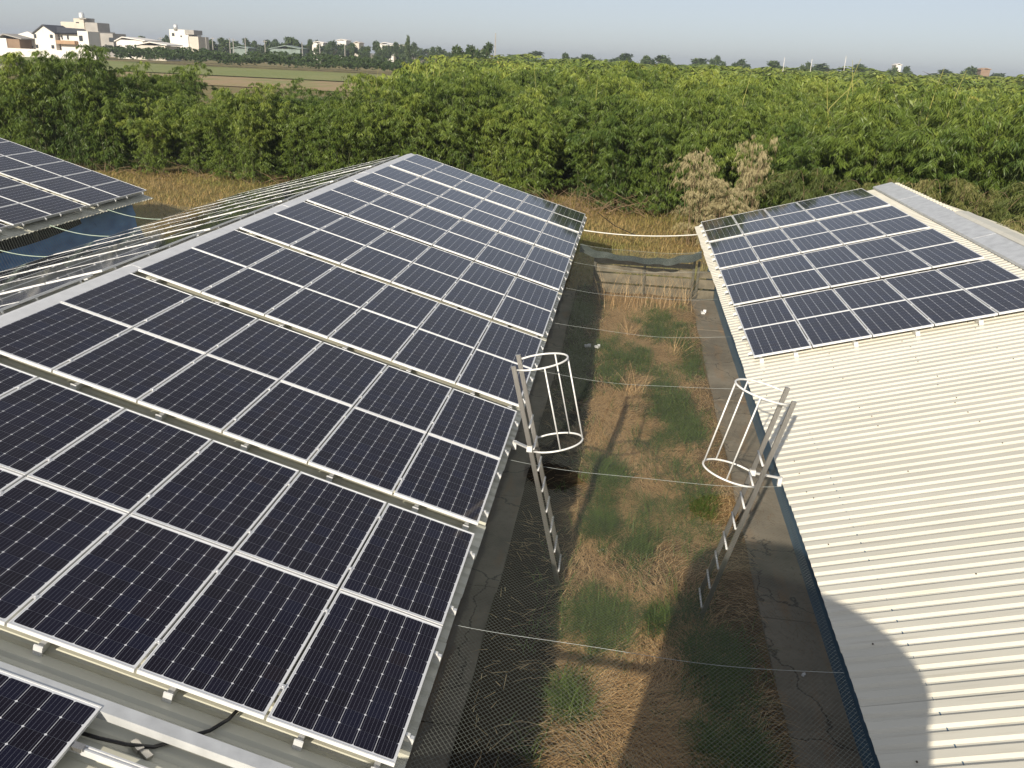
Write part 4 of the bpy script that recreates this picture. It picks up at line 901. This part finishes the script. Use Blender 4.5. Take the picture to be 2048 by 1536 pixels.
h = thing('town_house', 'isolated white flat roofed house with water tank, right of the warehouses', 'house', (at(363, 75, YH+80).x, YH+80, 0)); Y3 = YH+80
B(h, 'main_block', M['house_white'], 0, Y3, 338, 376, 59, 100, 12); B(h, 'terrace_block', M['house_beige'], 0, Y3, 376.3, 396, 73, 100, 10); B(h, 'shade_roof', M['house_grey'], 0, Y3, 370, 388, 60, 69, 8, False, off=-.4)
c = at(351, 54, Y3); mb = MB(); mb.tube([c-Vector((0, 0, 1.2)), c+Vector((0, 0, .8)), c+Vector((0, 0, 1.2))], [.9, .9, .2], 12); W(h, mb, 'water_tank', M['galv'], True)
for q in ((344, 349, 66, 72), (361, 364, 71, 74)): win(h, Y3, *q)
wl = thing('boundary_wall', 'long white boundary wall in front of the white houses', 'wall', (at(60, 100, YH-14).x, YH-14, 0)); B(wl, 'wall', M['house_white'], 0, YH-14, -60, 190, 98, 112, .4)
h = thing('tin_hut', 'grey tin hut at the left frame edge above the bamboo', 'hut', (at(5, 140, 150).x, 150, 0)); B(h, 'wall', M['house_grey'], 0, 150, -12, 14, 123, 160, 4); B(h, 'roof', M['slate'], 0, 150, -14, 16, 119, 123, 5, False, off=-.5)
SH = [(635, 86, 22, 6, 520, 'house_white', 'white roof left of three small roofs on the horizon'), (683, 81, 18, 8, 560, 'house_white', 'white gabled roof among trees on the horizon'), (713, 86, 10, 6, 560, 'house_beige', 'small cream wall right of the white gabled roof'), (770, 89, 34, 6, 600, 'house_white', 'row of white houses near the tall horizon tree'), (800, 92, 14, 5, 600, 'house_beige', 'cream house under the tall horizon tree'),
      (570, 98, 60, 6, 420, 'greenroof', 'grey green shade house roof beyond the hedge'), (480, 97, 30, 4, 430, 'greenroof', 'low grey roof beyond the hedge'), (1972, 139, 18, 5, 620, 'rustwall', 'small reddish building on the right horizon'), (1798, 130, 10, 4, 640, 'house_white', 'small white building on the right horizon')]
for (px, py, w, hh, Yk, mt, lb) in SH:
    h = thing('far_building', lb, 'building', (at(px, py, Yk).x, Yk, 0)); B(h, 'wall', M[mt], px, Yk, -w/2, w/2, py, py+hh+16, 10); gable_roof(h, Yk, px-w/2, px+w/2, px, py, py-max(2, w*.10), 10, M[mt] if mt != 'rustwall' else M['balcony'])

# ------------------------------------------------------------------ far trees, hedges, poles
def blob_tree(seed, H, Rr, n, leaf_l, mat, trunk=True, cone=.5):
    rs = np.random.default_rng(seed); nb = max(5, int(n/260)); cs = rs.normal(0, .42, (nb, 3)); cs[:, 2] = rs.uniform(.3, 1, nb); cs[:, :2] *= (1.1-cone*cs[:, 2:])
    k = rs.integers(0, nb, n); q = rs.normal(size=(n, 3)); q /= np.linalg.norm(q, axis=1, keepdims=True); q *= (.30*rs.random((n, 1))**.4)
    p = np.empty((n, 3)); p[:, :2] = (cs[k, :2]+q[:, :2])*Rr; p[:, 2] = H*(cs[k, 2]*.82+.08+q[:, 2]*.45)
    V, F, T = leaves(p, rs.normal(size=(n, 3))+np.array([0, 0, -.3]), rs.uniform(.7, 1.3, n)*leaf_l, rs.uniform(.35, .6, n)*leaf_l, rs); me = mesh_np('crown', V, F, mat, tint=T)
    mb = MB(); mb.tube([(0, 0, 0), (.02*H, 0, H*.35), (0, .02*H, H*.75)], [H*.028, H*.02, H*.006], 7)
    for a in range(5):
        th = a*1.3; mb.tube([(0, 0, H*(.3+.08*a)), (math.cos(th)*Rr*.5, math.sin(th)*Rr*.5, H*(.5+.08*a))], [H*.012, H*.004], 5)
    return me, mb.mesh('trunk', M['bark'], True)
TP = [blob_tree(200+k, 1.0, .55, 1500, .10, M['dark_leaf']) for k in range(4)]
def tree(px, py_top, Y, wpx, label, group=None, k=0, hmin=0):
    p = at(px, py_top, Y); hgt = max(p.z, 2.); wm = wpx*(Y-CAM.y)/FPX/1.1
    t = tag(put('tree', None, None, Matrix.Translation((p.x, Y, 0)) @ Matrix.Rotation(k*1.7, 4, 'Z') @ Matrix.Diagonal((wm, wm, hgt, 1))), label, 'tree', group)
    put('crown', TP[k % 4][0], t); put('trunk', TP[k % 4][1], t)
tree(815, 65, 420, 22, 'tall slender tree standing out on the horizon left of centre', None, 0)
for k, (px, py, w) in enumerate(((938, 84, 62), (956, 76, 58), (974, 84, 56), (918, 92, 60))): tree(px, py, 260, w, ['left tree of the dark group on the horizon', 'tallest of the dark trees on the horizon', 'right tree of the dark group on the horizon', 'low tree at the left foot of the dark horizon group'][k], 'dark trees on the horizon', k)
GT = 'far trees along the horizon'
rs = np.random.default_rng(71)
for k in range(70):                                 # horizon tree line, left half
    px = 175+k*10.5+rs.uniform(-6, 6); base = np.interp(px, [175, 300, 500, 560, 700, 830, 920], [70, 72, 76, 72, 84, 84, 95])
    tree(px, base+rs.uniform(-2, 9), rs.uniform(430, 560), rs.uniform(26, 52), 'dark green tree in the far tree line left of centre', GT+', left half', k)
for k in range(26):
    px = 1000+k*41+rs.uniform(-26, 26); base = np.interp(px, [1000, 1300, 1600, 1750, 2060], [100, 108, 118, 124, 142])
    tree(px, base+rs.uniform(-3, 9), rs.uniform(420, 560), rs.uniform(30, 95), 'dark green tree in the far tree line right of centre', GT+', right half', k)
# hedge beyond the field
Vs, Ts = [], []
for (xa, ya, xb, yb, n, hh) in ((-330, 285, -50, 262, 150, 8.0), (-330, 300, -50, 278, 130, 8.4), (-300, 330, -40, 300, 120, 8.6)):
    for k in range(n):
        u = (k+rs.random())/n
        if (xa+(xb-xa)*u-CAM.x)/(ya+(yb-ya)*u-CAM.y) < -.602: continue
        V, T = PROTB[k % 6]; s = hh/5.6*rs.uniform(.55, .85); th = rs.uniform(0, 6.28); c, s_ = math.cos(th), math.sin(th)
        Rm = np.array([[c*1.5, -s_*1.5, 0], [s_*1.5, c*1.5, 0], [0, 0, .95]])*s; Vq = V@Rm.T; Vq[:, 2] -= .8
        Vs.append(Vq+np.array([xa+(xb-xa)*u, ya+(yb-ya)*u+rs.uniform(-3, 3), 0])); Ts.append(T*.5)
V = np.concatenate(Vs[0-len(Ts):][-len(Ts):]) if False else np.concatenate(Vs); tag(put('hedge', mesh_np('hedge', V, np.arange(len(V)).reshape(-1, 4), M['dark_leaf'], tint=np.concatenate(Ts))), 'dark green hedge line behind the yellow field', 'hedge', kind='stuff')
# low yellowish scrub at the left edge, between the bamboo and the white wall
Vs, Ts = [], []
for k in range(60):
    V, T = PROTB[k % 6]; s = rs.uniform(.35, .6); x_, y_ = rs.uniform(-125, -55), rs.uniform(62, 118)
    if abs((x_-CAM.x)/(y_-CAM.y)) < .62: continue
    Vs.append(V*np.array([s*1.4, s*1.4, s])+np.array([x_, y_, -.5])); Ts.append(np.clip(T*.6+.4, 0, 1))
V = np.concatenate(Vs); tag(put('scrub', mesh_np('scrub', V, np.arange(len(V)).reshape(-1, 4), M['grass_leaf'], tint=np.concatenate(Ts))), 'low yellow green scrub between the left bamboo and the white wall', 'scrub', kind='stuff')
def pole(px, p0, p1, Y, r_, label, cat='utility pole', name='utility_pole', mat='house_grey', arms=True):
    a, b = at(px, p0, Y), at(px+.5, p1, Y); t = thing(name, label, cat, (a.x, Y, 0)); mb = MB(); mb.tube([(a.x, Y, 0), (a.x, Y, b.z)], [r_, r_*.7], 6); W(t, mb, 'shaft', M[mat])
    if arms: mb = MB(); mb.bar((a.x-1.1, Y, b.z-.6), (a.x+1.1, Y, b.z-.6), .16, .16); W(t, mb, 'crossarm', M[mat])
pole(990, 110, 66, 330, .28, 'tall thin mast rising above the horizon right of the dark trees', 'mast', 'mast', 'house_grey', False)
for k, px in enumerate((324, 414, 427, 461, 468, 492, 531, 605, 640, 690)):
    pole(px, 110, [74, 74, 74, 76, 77, 76, 80, 84, 84, 88][k], 380, .22, f'thin grey utility pole on the left horizon, {ORD[k]} from the left', arms=(k % 2 == 0))
for k, px in enumerate((1566, 1621, 1688)):
    pole(px, 140, [115, 118, 112][k], 300, .11, f'pale pole above the grove right of centre, {ORD[k]} from the left', mat='house_white', arms=False)

# ------------------------------------------------------------------ air
m = bpy.data.materials.new('haze'); m.use_nodes = True; t = m.node_tree; t.nodes.remove(t.nodes['Principled BSDF'])
pv = t.nodes.new('ShaderNodeVolumePrincipled'); pv.inputs['Color'].default_value = (0.80, 0.88, 1.0, 1); pv.inputs['Density'].default_value = 0.0003; pv.inputs['Anisotropy'].default_value = 0.2
t.links.new(pv.outputs[0], t.nodes['Material Output'].inputs['Volume'])
mb = MB(); mb.box((0, 0, 12), (6100, 6100, 26)); hz = tag(put('haze', mb.mesh('haze', m)), kind='stuff')
